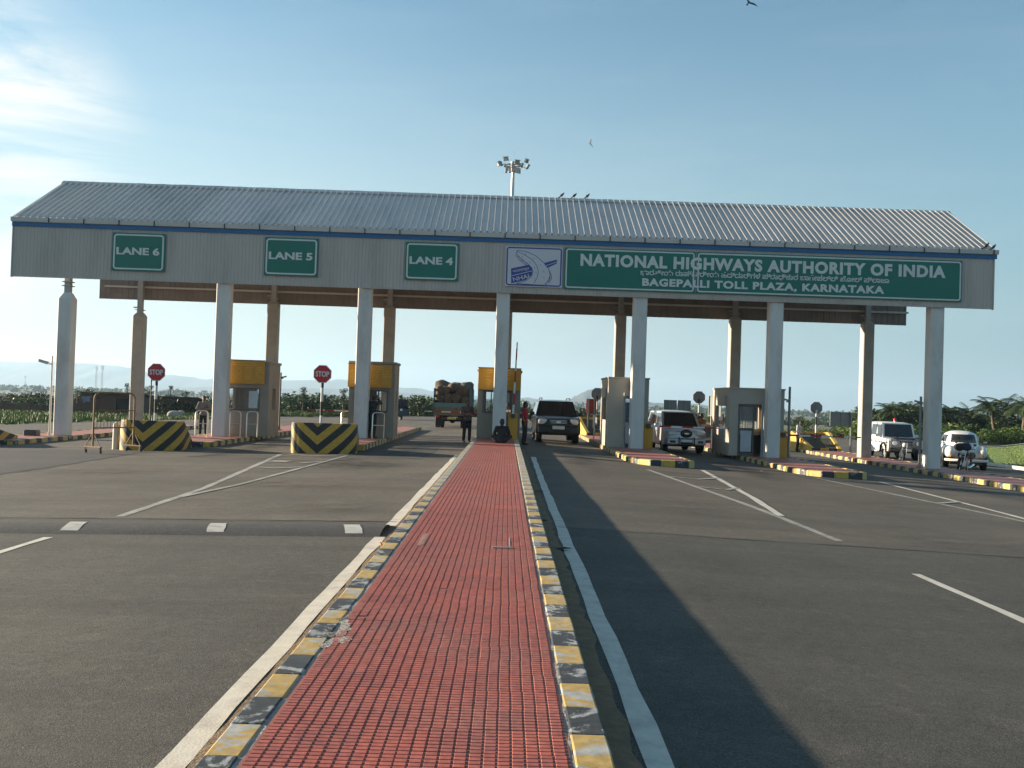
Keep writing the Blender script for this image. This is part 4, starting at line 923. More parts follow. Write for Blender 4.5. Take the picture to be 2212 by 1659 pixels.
back_board((9.55, 43.5, zg(9.5)+.1), R(-48), [(-.55, .15, 1.45, 2.4)], [(-.2, 2.35)], 'tilted dark sign back left of the open doorway booth')
back_board((11.5, 45.5, zg(11.5)+.1), R(10), [(-.62, -.02, 1.35, 2.55), (.0, .52, 1.35, 2.5)], [(-.3, 2.5), (.3, 2.5)], 'tall dark sign back right of the second booth')
back_board((16.7, 49.2, zg(16.7)+.15), 0, [(-.2, .92, 1.3, 2.02)], [(.86, 2.0)], 'wide low sign back beside the right stop sign')
RW = striped('red_white_board', band_axis(0, .17, 0, .35), (.55,.5,.42), (.42,.06,.03), wear_amt=.4)
t = back_board((4.35, 49.5, zg(4.3)+.15), 0, [(-.26, .26, 1.1, 1.85)], [(-.15, 1.85), (.15, 1.85)], 'red board left of the first right booth', m=Mt['red_arm'])
t = back_board((10.25, 47.0, zg(10)+.15), 0, [(-.3, .34, .95, 1.5)], [(-.2, 1.5), (.25, 1.5)], 'red and white slatted board left of the open doorway booth', m=RW)
b = MB(); b.box(-.15, .15, -.1, .1, 0, .22); o = b.build('meter_box', Mt['white'], None, bevel=.02); o.location = (9.95, 45.2, 1.05); tag(o, 'small white box below the slatted red and white board', 'box')
b = MB(); b.box(-.02, .02, 0, .04, -1.25, 0); b.build('stand', GP_, o)

# ------------------------------------------------------------------ high mast light
t = thing('high_mast_light', 'tall floodlight mast with a ring of lamps rising behind the roof', 'light mast', (-.1, 105, -.1))
b = MB(); b.tube([(0, 0, 0), (0, 0, 27.3)], [.36, .17], 16); b.build('mast', mat('galvanised_mast', (.5,.5,.5), .4, metal=.5), t, smooth=50)
b = MB(); b.tube([(1.0*math.cos(R(a)), 1.0*math.sin(R(a)), 27.25) for a in range(0, 360, 20)], .07, 6, closed=True)
for a in range(0, 360, 60): b.tube([(0, 0, 27.2), (1.0*math.cos(R(a)), 1.0*math.sin(R(a)), 27.25)], .05, 6)
b.tube([(0, 0, 26.6), (0, 0, 27.7)], [.34, .28], 12); b.build('ring', Mt['steel'], t, smooth=50)
b = MB(); b.tube([(0, 0, 27.7), (0, 0, 29.3)], .022, 5); b.build('lightning_rod', Mt['steel'], t)
LH = MB(); LH.prism([(-.3, -.02), (.3, -.02), (.22, .38), (-.22, .38)], -.12, .12, 'y'); LH.box(-.33, .33, -.16, .16, .39, .43)
for k, a in enumerate(range(15, 375, 45)):
    rr_ = 1.55; hb = MB(); hb.v = list(LH.v); hb.f = list(LH.f); hb.m = list(LH.m)
    o = hb.build('floodlight', Mt['sign_back'] if k % 2 else Mt['steel'], t, bevel=.02); zo = 27.15+(.35 if k % 2 else 0)
    o.location = (rr_*math.cos(R(a)), rr_*math.sin(R(a)), zo); o.rotation_euler = (R(25), 0, R(a)+PI/2)
    b = MB(); b.tube([(0, 0, 0), (rr_*.35*-math.sin(0), .6, -.1)], .03, 5); br = b.build('bracket', Mt['steel'], o)
for x, y in ((-.75, -.6), (-.35, -.75), (.45, -.7), (.7, -.5)):
    b = MB(); b.box(x-.12, x+.12, y-.12, y+.12, 26.35, 26.85); b.tube([(x, y, 26.85), (x, y, 27.2)], .02, 5); b.build('gear_box', Mt['steel'], t, bevel=.02)

# ------------------------------------------------------------------ birds
BIRD = mat('dark_feathers', (.035,.04,.045), .7, var=.2, vs=20)
def bird(loc, rz, label, s=1.0, fly=False, group='pigeons resting on the roof'):
    t = thing('bird', label, 'bird', loc, rz, None if fly else group)
    b = MB()
    if not fly:
        Mx = Matrix.Rotation(R(-38), 4, 'Y')
        b.ell((0, 0, .13), (.13, .065, .07), 12, 8, M=Mx); b.ell((.105, 0, .245), (.038, .034, .04), 10, 6); b.tube([(.06, 0, .17), (.1, 0, .235)], [.05, .032], 8)
        b.prism([(-.07, .10), (-.21, -.02), (-.19, -.05), (-.03, .05)], -.03, .03, 'y'); b.tube([(.135, 0, .242), (.165, 0, .232)], [.012, .003], 6)
        b.tube([(.02, .02, .07), (.03, .02, -.0)], .007, 5); b.tube([(.02, -.02, .07), (.03, -.02, -.0)], .007, 5)
    else:
        b.ell((0, 0, 0), (.15, .05, .05), 12, 8); b.ell((.16, 0, .01), (.035, .03, .03), 8, 6); b.prism([(-.12, -.03), (-.28, -.06), (-.28, .06), (-.12, .03)], -.008, .008, 'z')
    o = b.build('body', BIRD, t, smooth=60); t.scale = (s, s, s)
    if fly:
        for sy in (-1, 1):
            b = MB(); pr = [(.09, .03), (.10, .22), (.04, .42), (-.06, .60), (-.07, .40), (-.07, .20), (-.06, .03)]
            zz = lambda y: .05*math.sin(y*5)+fly*y*.5
            vs = [(x, sy*y, zz(y)+.006) for x, y in pr]+[(x, sy*y, zz(y)-.006) for x, y in pr]; n = len(pr)
            b.add(vs, [tuple(range(n)), tuple(range(2*n-1, n-1, -1))]+[(i, n+i, n+(i+1) % n, (i+1) % n) for i in range(n)]); b.build('wing', BIRD, t)
    return t
for px, lab, rz in ((1213, 'pigeon on the roof ridge, leftmost of three', 0), (1240, 'pigeon on the roof ridge, middle of three', .3), (1268, 'pigeon on the roof ridge, rightmost of three', .1)):
    q = at(px, 440, RY); bird((q.x, RY, RZ+.09), rz, lab, .72)
bird((17.55, YF-.1, 7.86), .1, 'pigeon standing at the right end of the eaves, higher of the two', .8); bird((17.78, YF-.18, 7.82), .2, 'pigeon crouching at the very corner of the right eaves', .7)
q = at(1275, 311, 45); bird(q, 2.6, 'small bird flying above the roof right of the light mast', .5, fly=.6, group=None).rotation_euler = (R(40), R(-35), 2.4)
q = at(1617, 6, 26); bird(q, .4, 'bird flying high at the top edge of the sky', .42, fly=.9).rotation_euler = (R(65), R(-50), .7)

# ------------------------------------------------------------------ vehicles
def wheel(parent, x, y, r, w, side, rimm=None, hub=.58, cap=None):
    b = MB(); P = []; n = 24
    prof = [(-w/2, r*.62), (-w/2, r*.93), (-w/2+.03, r), (w/2-.03, r), (w/2, r*.93), (w/2, r*.62)]; vs = []
    for i in range(n):
        a = 2*PI*i/n
        for (xx, rr) in prof: vs.append((xx, rr*math.cos(a), rr*math.sin(a)))
    m = len(prof); b.add(vs, [(i*m+j, i*m+j+1, ((i+1) % n)*m+j+1, ((i+1) % n)*m+j) for i in range(n) for j in range(m-1)])
    o = b.build('tyre', Mt['black'], parent, smooth=40); o.location = (x, y, r)
    b = MB(); s = side
    b.tube([(s*(w/2-.09), 0, 0), (s*(w/2-.05), 0, 0)], [r*.63, r*.63], 24)
    for k in range(6):
        a = 2*PI*k/6; Mx = Matrix.Rotation(a, 4, 'X'); b.box(s*(w/2-.05) if s > 0 else -(w/2-.05)-.03, s*(w/2-.05)+.03 if s > 0 else -(w/2-.05), -.035, .035, .03, r*.6, M=Mx)
    b.tube([(s*(w/2-.05), 0, 0), (s*(w/2+.0), 0, 0)], [r*.22, r*.16], 14)
    q = b.build('rim', rimm or Mt['silver'], o, smooth=40)
    return o
def slab(prof, W2, deform, xs=(-1, -.96, -.85, -.6, -.3, 0, .3, .6, .85, .96, 1)):
    b = MB(); n = len(prof); vs = []
    for x in xs:
        for (y, z) in prof: vs.append(deform(x, y, z))
    k = len(xs); b.add(vs, [(i*n+j, i*n+(j+1) % n, (i+1)*n+(j+1) % n, (i+1)*n+j) for i in range(k-1) for j in range(n)]+[tuple(range(n)), tuple(range(k*n-1, (k-1)*n-1, -1))])
    return b
def lower_profile(top, zb, wys, wr):
    """top: outline from front bottom over the bonnet to rear bottom, y grows rearward; arches cut at wys"""
    P = list(top); yR = P[-1][0]; yF = P[0][0]
    for wy in sorted(wys, reverse=True):
        for a in range(0, 181, 20):
            yy = wy+wr*math.cos(R(a)); zz = wr*math.sin(R(a))*1.02+.33*wr
            if zz > zb: P.append((yy, zz))
            elif a in (0, 180): P.append((yy, zb))
    return P
class Face:
    def __init__(s, A, B, C_, D): s.p = [Vector(q) for q in (A, B, C_, D)]; s.n = (s.p[1]-s.p[0]).cross(s.p[3]-s.p[0]).normalized()
    def at(s, u_, v_, off=0): A, B, C_, D = s.p; return (A.lerp(B, u_)).lerp(D.lerp(C_, u_), v_)+s.n*off
    def panel(s, mb, u0, u1, v0, v1, off=.008, th=.006, mi=0):
        vs = [s.at(u0, v0, off), s.at(u1, v0, off), s.at(u1, v1, off), s.at(u0, v1, off)]; vs += [q-s.n*(off+th) for q in vs]
        mb.add(vs, [(0,1,2,3), (0,4,5,1), (1,5,6,2), (2,6,7,3), (3,7,4,0)], mi)
def vehicle(loc, rz, name, label, cat, L_, W_, H_, belt, top, zb, wys, wr, cab, paint, glassm=None, rimm=None, side_wins=((.05,.34),(.37,.62),(.65,.95)), fr=.16, tumble=.12, wheel_w=.22, hoodm=None):
    t = thing(name, label, cat, loc, rz); w = W_/2; gl = glassm or Mt['glass']
    yF = top[0][0]; yR = top[-1][0]
    def df(x, y, z):
        f = max(0, (yF+.55-y)/.55) if y < yF+.55 else 0; g = max(0, (y-(yR-.4))/.4)
        k = 1-.02*(z > belt*.8)
        return (x*w*k, y+fr*f*abs(x)**3-.09*g*abs(x)**3, z-(.045*x*x if z > zb+.25 else 0))
    prof = lower_profile(top, zb, wys, wr*1.13)
    body = slab(prof, w, df).build('body', paint, t, smooth=38)
    # dark underside and arches
    b = MB(); b.box(-w*.86, w*.86, yF+.25, yR-.2, zb-.06, zb+.18)
    b.build('underbody', Mt['black'], t)
    yb0, yb1, yr0, yr1, wr_ = cab; ww = w*.975; zt = H_
    A = [(-ww, yb0, belt-.05), (ww, yb0, belt-.05), (ww, yb1, belt-.05), (-ww, yb1, belt-.05)]
    rw = ww*wr_
    B = [(-rw, yr0, zt-.06), (rw, yr0, zt-.06), (rw, yr1, zt-.06), (-rw, yr1, zt-.06)]
    b = MB(); b.add(A+B, [(0,1,5,4), (1,2,6,5), (2,3,7,6), (3,0,4,7), (3,2,1,0)])
    # crowned roof
    nx, ny = 7, 6; vs = []
    for j in range(ny):
        for i in range(nx):
            u_ = -1+2*i/(nx-1); v_ = -1+2*j/(ny-1); vs.append((u_*rw, lerp(yr0, yr1, (v_+1)/2), zt-.06+.06*(1-u_**4)*(1-v_**4)**.5 if abs(v_) < 1 and abs(u_) < 1 else zt-.06))
    b.add(vs, [(j*nx+i, j*nx+i+1, (j+1)*nx+i+1, (j+1)*nx+i) for j in range(ny-1) for i in range(nx-1)])
    b.build('cabin', paint, t, smooth=35, merge=True)
    F = Face(A[0], A[1], B[1], B[0]); Rr = Face(A[2], A[3], B[3], B[2]); Rt = Face(A[1], A[2], B[2], B[1]); Lf = Face(A[3], A[0], B[0], B[3])
    b = MB(); F.panel(b, .06, .94, .10, .93); ws = b.build('windscreen', gl, t)
    b = MB(); F.panel(b, .22, .49, .095, .12, .016); F.panel(b, .55, .82, .095, .12, .016); b.build('wiper', Mt['black'], ws)
    b = MB(); Rr.panel(b, .08, .92, .22, .90); b.build('rear_window', gl, t)
    for fc, flip in ((Rt, False), (Lf, True)):
        for (u0, u1) in side_wins:
            a, c = (1-u1, 1-u0) if flip else (u0, u1)
            b = MB(); fc.panel(b, a, c, .16, .90); b.build('side_window', gl, t)
    for sx in (-1, 1):
        for wy in wys: wheel(t, sx*(w-wheel_w/2-.02), wy, wr, wheel_w, sx, rimm)
    for sx in (-1, 1):
        b = MB(); b.ell((sx*(w+.11), yb0+.28, belt+.07), (.11, .05, .085), 10, 7, e=.7); b.tube([(sx*w*.95, yb0+.3, belt+.0), (sx*(w+.06), yb0+.28, belt+.03)], .02, 5); b.build('mirror', hoodm or paint, t, smooth=60)
    # door seams and handles
    for sx in (-1, 1):
        b = MB()
        for yy in (lerp(yb0, yb1, .30), lerp(yb0, yb1, .60)): b.box(sx*w*.998 if sx > 0 else sx*w-.004, sx*w+.004 if sx > 0 else sx*w*.998, yy-.006, yy+.006, zb+.12, belt-.08)
        b.build('door_seam', Mt['black'], t)
        for yy in (lerp(yb0, yb1, .25), lerp(yb0, yb1, .55)): b = MB(); b.box(min(sx*w, sx*(w+.025)), max(sx*w, sx*(w+.025)), yy-.09, yy+.05, belt-.2, belt-.165); b.build('door_handle', Mt['chrome'], t)
    return t, df, w
def bx(t, name, m, x0, x1, y0, y1, z0, z1, bevel=0, par=None): b = MB(); b.box(x0, x1, y0, y1, z0, z1); return b.build(name, m, par or t, bevel=bevel)
def lampx(t, x, y, z, rx, rz_, m=None, e=.6, ry=.05, name='headlight'): b = MB(); b.ell((x, y, z), (rx, ry, rz_), 14, 8, e=e); return b.build(name, m or Mt['lamp'], t, smooth=60)
def plate(t, y, z, txt=None, w=.46, h=.12, m=None, x=0):
    p = bx(t, 'number_plate', m or Mt['plate'], x-w/2, x+w/2, y-.012, y, z, z+h)
    return p
# dark SUV in the lane right of the median
t, df, w = vehicle((2.12, 41.9, gz(2.1)), R(1), 'parked_car', 'dark grey four wheel drive car facing forward beside the central booth', 'car', 4.6, 1.84, 1.80, 1.13,
  [(-2.25, .42), (-2.34, .5), (-2.36, .72), (-2.30, .98), (-2.16, 1.06), (-1.6, 1.13), (-1.15, 1.17), (.4, 1.13), (2.1, 1.13), (2.28, .98), (2.3, .5), (2.25, .42)], .40, (-1.45, 1.35), .385, (-1.18, 2.2, -.42, 1.95, .80), Mt['grey_paint'], wheel_w=.26)
t['label'] = 'dark grey sport utility car in the lane right of the central booth'
bx(t, 'grille', Mt['black_gloss'], -.36, .36, -2.39, -2.33, .80, .99, .02); b = MB()
for zz in (.84, .895, .95): b.box(-.33, .33, -2.402, -2.391, zz, zz+.015)
b.box(-.09, .09, -2.412, -2.4, .86, .93); b.build('grille_bar', Mt['chrome'], t)
bx(t, 'bumper', Mt['grey_paint'], -.84, .84, -2.40, -2.2, .42, .74, .05); bx(t, 'air_intake', Mt['black'], -.42, .42, -2.412, -2.401, .45, .58)
for sx in (-1, 1):
    lampx(t, sx*.64, -2.24, .90, .19, .11); lampx(t, sx*.66, -2.36, .57, .07, .06, ry=.03, name='fog_lamp')
    b = MB(); b.tube([(sx*.60, -.35, 1.80), (sx*.60, -.2, 1.87), (sx*.60, 1.5, 1.87), (sx*.60, 1.75, 1.80)], .022, 6); b.build('roof_rail', Mt['black_gloss'], t)
    bx(t, 'running_board', Mt['black'], sx*.92-.08 if sx > 0 else -1.0, 1.0 if sx > 0 else -.84, -.95, .9, .33, .38)
plate(t, -2.415, .60, w=.5, h=.13)
# silver car with an oval badge grille
t, df, w = vehicle((7.02, 40.1, gz(7.0)), R(2), 'parked_car', 'silver multi purpose car waiting behind the lowered barrier right of centre', 'car', 4.4, 1.66, 1.70, 1.02,
  [(-2.1, .36), (-2.17, .42), (-2.19, .62), (-2.15, .86), (-2.02, .93), (-1.5, .99), (-1.18, 1.04), (.4, 1.02), (2.1, 1.02), (2.2, .9), (2.22, .42), (2.15, .36)], .34, (-1.38, 1.25), .33, (-1.25, 2.15, -.55, 1.95, .82), Mt['silver'], wheel_w=.2)
b = MB(); b.ell((0, -2.17, .80), (.24, .05, .17), 20, 8); g = b.build('grille', Mt['black_gloss'], t, smooth=60)
bx(t, 'badge', Mt['chrome'], -.09, .09, -2.235, -2.222, .785, .825, par=g); b = MB(); b.box(-.035, .035, -2.24, -2.236, .772, .838); b.build('badge', Mt['chrome'], g)
bx(t, 'bumper', Mt['silver'], -.78, .78, -2.26, -2.08, .36, .63, .05); bx(t, 'lower_grille', Mt['black'], -.24, .24, -2.275, -2.262, .38, .62); plate(t, -2.28, .47, w=.44, h=.11)
for sx in (-1, 1):
    bx(t, 'headlight', Mt['lamp'], sx*.55-.16, sx*.55+.16, -2.20, -2.06, .74, .87, .03); bx(t, 'fog_lamp', Mt['black_gloss'], sx*.55-.11, sx*.55+.11, -2.272, -2.262, .44, .53); bx(t, 'overrider', Mt['black'], sx*.30-.02, sx*.30+.02, -2.29, -2.24, .36, .66)
# dark vehicle queueing further back in the same lane
t, df, w = vehicle((6.55, 52.5, gz(6.5)), 0, 'parked_car', 'dark blue van behind the silver car, beside the first right booth', 'van', 4.6, 1.75, 2.02, 1.2,
  [(-2.2, .4), (-2.28, .5), (-2.3, .9), (-2.22, 1.12), (-1.9, 1.2), (.4, 1.2), (2.2, 1.2), (2.3, .5), (2.2, .4)], .4, (-1.4, 1.4), .34, (-2.0, 2.25, -1.5, 2.1, .84), Mt['navy'])
for sx in (-1, 1): lampx(t, sx*.6, -2.27, .85, .13, .1)
bx(t, 'bumper', Mt['black'], -.85, .85, -2.38, -2.2, .4, .62, .04); plate(t, -2.385, .46)
# white jeep with red beacon
t, df, w = vehicle((19.75, 49.3, gz(19.75)), R(-4), 'parked_jeep', 'white boxy jeep with red roof beacon parked right of the canopy', 'jeep', 4.2, 1.66, 1.86, 1.10,
  [(-2.0, .45), (-2.04, .55), (-2.02, 1.0), (-1.95, 1.05), (-1.0, 1.10), (-.9, 1.12), (.4, 1.10), (2.0, 1.10), (2.06, 1.0), (2.06, .48), (2.0, .42)], .42, (-1.3, 1.25), .36, (-1.0, 2.03, -.72, 1.98, .90), Mt['vwhite'], fr=.03, side_wins=((.05,.28),(.32,.60),(.65,.95)), wheel_w=.2)
# bonnet and face in darker paint
b = MB(); b.box(-.62, .62, -2.03, -.98, 1.06, 1.10); b.build('bonnet', Mt['vgrey'], t, bevel=.02)
bx(t, 'face_panel', Mt['vgrey'], -.74, .74, -2.09, -2.03, .62, 1.03, .02); b = MB()
for k in range(7): b.box(-.30+k*.09, -.30+k*.09+.04, -2.10, -2.092, .72, .98)
b.build('grille', Mt['black'], t)
bx(t, 'bumper', Mt['grey_paint'], -.82, .82, -2.24, -2.08, .42, .60, .03); plate(t, -2.245, .46, w=.4)
for sx in (-1, 1):
    b = MB(); b.tube([(sx*.56, -2.15, .84), (sx*.56, -2.08, .84)], .105, 18); b.build('headlight', Mt['lamp'], t, smooth=40)
    b = MB(); b.box(sx*.83-.004 if sx > 0 else -.87, .87 if sx > 0 else -.826, -1.9, 1.9, .84, .87); b.build('side_moulding', Mt['black'], t)
    bx(t, 'footboard', Mt['vwhite'], .78 if sx > 0 else -1.0, 1.0 if sx > 0 else -.78, -.8, .75, .36, .41)
    b = MB()
    for wy in (-1.3, 1.25):
        k = 9; pts = [(sx*.87, wy+.47*math.cos(R(a)), .36+.47*math.sin(R(a))) for a in range(0, 181, 20)]; b.tube(pts, .04, 6)
    b.build('wheel_arch', Mt['black'], t)
b = MB(); b.tube([(-.05, -.45, 1.85), (-.05, -.45, 1.92)], .08, 12); b.build('beacon_base', Mt['chrome'], t)
b = MB(); b.tube([(-.05, -.45, 1.92), (-.05, -.45, 2.03), (-.05, -.45, 2.06)], [.07, .065, .03], 12); b.build('beacon', Mt['red'], t, smooth=50)
# rounded white sedan: fused volumes
def sedan(loc, rz, label):
    t = thing('parked_sedan', label, 'car', loc, rz); b = MB()
    b.ell((0, .05, .66), (.80, 2.05, .34), 28, 16, e=.62)                      # hull
    b.ell((0, -1.35, .82), (.46, .80, .27), 20, 12, e=.85)                     # domed bonnet
    for sx in (-1, 1): b.ell((sx*.60, -1.40, .72), (.235, .72, .27), 18, 12, e=.85); b.ell((sx*.66, 1.25, .66), (.2, .75, .28), 16, 10, e=.9)
    b.ell((0, 1.45, .80), (.55, .72, .24), 20, 12, e=.8)                       # boot
    b.ell((0, .12, 1.08), (.70, 1.18, .50), 28, 16, e=.72)                     # cabin
    o = remeshed(b, 'body', Mt['vwhite'], t, .035, 4)
    gl = Mt['glass']
    # windscreen set into the cabin: curved panel
    def curved(name, fn, nu, nv):
        bb = MB(); vs = [fn(i/(nu-1), j/(nv-1)) for j in range(nv) for i in range(nu)]
        bb.add(vs, [(j*nu+i, j*nu+i+1, (j+1)*nu+i+1, (j+1)*nu+i) for j in range(nv-1) for i in range(nu-1)]); return bb.build(name, gl, t, smooth=60)
    def sup(x, z, side):    # y on the front of the cabin superellipsoid
        q = 2/.72; r2 = max(0, 1-abs((z-1.08)/.50)**q); xx = abs(x/.70)**q; yy = max(0, r2-xx)**(1/q); return .12+side*(1.18*yy+.012)
    curved('windscreen', lambda u_, v_: ((u_*2-1)*.50*(1-.12*v_), sup((u_*2-1)*.50*(1-.12*v_), 1.10+v_*.34, -1), 1.10+v_*.34), 11, 6)
    curved('rear_window', lambda u_, v_: ((u_*2-1)*.38, sup((u_*2-1)*.38, 1.14+v_*.26, 1), 1.14+v_*.26), 9, 5)
    def supx(y, z, sx): q = 2/.72; r2 = max(0, 1-abs((z-1.08)/.50)**q-abs((y-.12)/1.18)**q); return sx*(.70*r2**(1/q)+.012)
    for sx in (-1, 1):
        for (y0, y1) in ((-.62, -.02), (.06, .72)): curved('side_window', lambda u_, v_: (supx(lerp(y0, y1, u_), 1.12+v_*.28, sx), lerp(y0, y1, u_), 1.12+v_*.28), 7, 5)
        for wy in (-1.3, 1.28): wheel(t, sx*.70, wy, .31, .17, sx, Mt['chrome'])
        b = MB(); b.tube([(sx*.60, -2.12, .76), (sx*.60, -2.04, .76)], .115, 20); b.build('headlight_rim', Mt['vwhite'], t, smooth=50); b = MB(); b.ell((sx*.60, -2.12, .76), (.095, .035, .095), 16, 8); b.build('headlight', Mt['lamp'], t, smooth=60)
        b = MB(); b.ell((sx*.60, -2.07, .55), (.06, .04, .04), 10, 6); b.build('indicator', mat('amber', (.6,.25,.03), .3), t)
        b = MB(); b.ell((sx*.86, -.75, 1.12), (.08, .04, .05), 10, 6); b.tube([(sx*.7, -.7, 1.02), (sx*.84, -.74, 1.1)], .012, 5); b.build('mirror', Mt['chrome'], t, smooth=60)
    b = MB(); b.ell((0, -2.0, .60), (.34, .1, .16), 18, 10, e=.7); g = b.build('grille', Mt['black'], t, smooth=50)
    b = MB()
    for zz in (.50, .55, .60, .65, .70): b.box(-.30, .30, -2.115, -2.09, zz, zz+.018)
    b.build('grille_bar', Mt['chrome'], g)
    b = MB(); b.tube([(-.80, -1.95, .40), (-.62, -2.2, .40), (0, -2.26, .40), (.62, -2.2, .40), (.80, -1.95, .40)], .055, 8); b.build('bumper', Mt['vwhite'], t, smooth=60)
    bx(t, 'number_plate', Mt['plate'], -.22, .22, -2.33, -2.318, .36, .46)
    bx(t, 'underbody', Mt['black'], -.62, .62, -1.9, 1.9, .22, .45)
    for wy in (-1.3, 1.28):
        for sx in (-1, 1): b = MB(); b.tube([(sx*.72, wy, .36), (sx*.815, wy, .36)], .37, 22); b.build('wheel_arch', Mt['black'], t)
    return t
sd = sedan((20.35, 43.2, gz(20.3)), R(-18), 'rounded white vintage sedan parked right of the rightmost column'); sd.scale = (1.04, 1.04, 1.04)
# motorcycles
def motorcycle(loc, rz, label, tank, cover=False):
    t = thing('motorcycle', label, 'motorcycle', loc, rz, 'parked motorcycles')
    for wy, nm in ((-.63, 'front_wheel'), (.63, 'rear_wheel')):
        b = MB(); b.tube([(0, wy+.28*math.cos(R(a)), .31+.28*math.sin(R(a))) for a in range(0, 360, 18)], .045, 8, closed=True); wl = b.build('wheel', Mt['black'], t, smooth=60)
        b = MB(); b.tube([(-.07, wy, .31), (.07, wy, .31)], .06, 10)
        for k in range(10): a = R(k*36); b.tube([(0, wy, .31), (0, wy+.25*math.cos(a), .31+.25*math.sin(a))], .006, 4, cap=False)
        b.build('spokes', Mt['chrome'], wl)
        b = MB(); vs = []
        for a in range(20, 161, 20):
            for x in (-.06, .06): vs.append((x, wy+.345*math.cos(R(a)), .31+.345*math.sin(R(a))))
        b.add(vs, [(2*i, 2*i+1, 2*i+3, 2*i+2) for i in range(7)]); b.build('mudguard', tank, t)
    for sx in (-1, 1): b = MB(); b.tube([(sx*.08, -.63, .31), (sx*.08, -.40, .88), (sx*.08, -.38, .95)], .022, 8); b.build('fork', Mt['chrome'], t)
    b = MB(); b.tube([(-.34, -.22, 1.0), (-.2, -.34, .98), (0, -.38, .95), (.2, -.34, .98), (.34, -.22, 1.0)], .016, 6); hb = b.build('handlebar', Mt['black_gloss'], t)
    for sx in (-1, 1): b = MB(); b.tube([(sx*.26, -.3, .98), (sx*.33, -.34, 1.14)], .008, 5); b.ell((sx*.34, -.34, 1.17), (.06, .015, .04), 8, 6); b.build('mirror', Mt['black_gloss'], t)
    b = MB(); b.ell((0, -.47, .84), (.10, .08, .10), 12, 8); b.build('headlight', Mt['lamp'], t, smooth=60)
    b = MB(); b.ell((0, -.13, .79), (.15, .27, .13), 14, 10, e=.8); b.build('fuel_tank', tank, t, smooth=60)
    b = MB(); b.ell((0, .40, .76), (.13, .38, .065), 12, 8, e=.7); b.build('seat', Mt['black'], t, smooth=60)
    b = MB(); b.tube([(0, -.4, .85), (0, -.15, .62), (0, -.1, .25), (0, .3, .25), (0, .45, .6), (0, -.1, .68)], .025, 6); b.tube([(0, .45, .68), (0, .85, .72)], .02, 6); b.build('frame', Mt['black_gloss'], t)
    b = MB(); b.ell((0, -.02, .38), (.15, .2, .15), 12, 8, e=.6); b.box(-.09, .09, -.14, .06, .45, .62); b.build('engine', Mt['steel'], t)
    b = MB(); b.tube([(.13, -.1, .3), (.15, .2, .24), (.16, .8, .34)], [.025, .03, .045], 8); b.build('exhaust', Mt['chrome'], t)
    b = MB(); b.ell((0, .85, .72), (.06, .03, .04), 8, 6); b.build('tail_light', Mt['red'], t)
    b = MB(); b.tube([(-.05, .1, .28), (-.2, .16, .0)], .012, 5); b.build('stand', Mt['steel'], t)
    return t
m1_ = motorcycle((17.75, 37.4, gz(17.7)), R(-38), 'dark red tanked motorcycle parked in front of the white sedan', mat('maroon_tank', (.07,.010,.014), .3))
m2_ = motorcycle((17.9, 43.6, gz(17.9)), R(-18), 'brownish motorcycle parked in front of the white jeep', mat('brown_tank', (.09,.05,.035), .3)); m2_.rotation_euler = (0, R(6), R(-18)); m1_.rotation_euler = (0, R(7), R(-38))
b = MB(); b.ell((0, 0, 0), (.30, .34, .16), 14, 10, e=.8); b.ell((.16, .05, .06), (.16, .2, .14), 12, 8)
o = remeshed(b, 'bag', cloth('dark_bag_cloth', (.03,.03,.035)), None, .03, 3); o.location = (17.62, 37.2, gz(17.7)+1.02); tag(o, 'black bag slumped on the motorcycle before the white sedan', 'bag')
# auto rickshaw far beyond lane 4
t = thing('auto_rickshaw', 'dark hooded three wheeler standing far beyond the second booth', 'auto rickshaw', (-8.5, 76, tz(-8.5, 76)), R(20))
b = MB(); b.prism([(-1.2, .35), (-1.1, .85), (-.75, 1.0), (-.6, .4), (.2, .4), (.25, .95), (1.15, .95), (1.2, .35)], -.62, .62, 'x'); b.build('body', Mt['black_gloss'], t)
b = MB(); b.prism([(-.85, 1.0), (-.55, 1.5), (-.3, 1.62), (.8, 1.62), (1.1, 1.45), (1.18, .95), (1.1, .95), (1.0, 1.4), (.75, 1.52), (-.3, 1.52), (-.5, 1.42), (-.75, 1.0)], -.63, .63, 'x'); b.build('hood', Mt['black'], t)
bx(t, 'windscreen', Mt['glass'], -.5, .5, -.80, -.78, 1.0, 1.4); lampx(t, 0, -1.15, .8, .09, .09)
for x, y in ((0, -.95), (-.5, .8), (.5, .8)): b = MB(); b.tube([(x-.05, y, .24), (x+.05, y, .24)], .24, 16); b.build('wheel', Mt['black'], t)
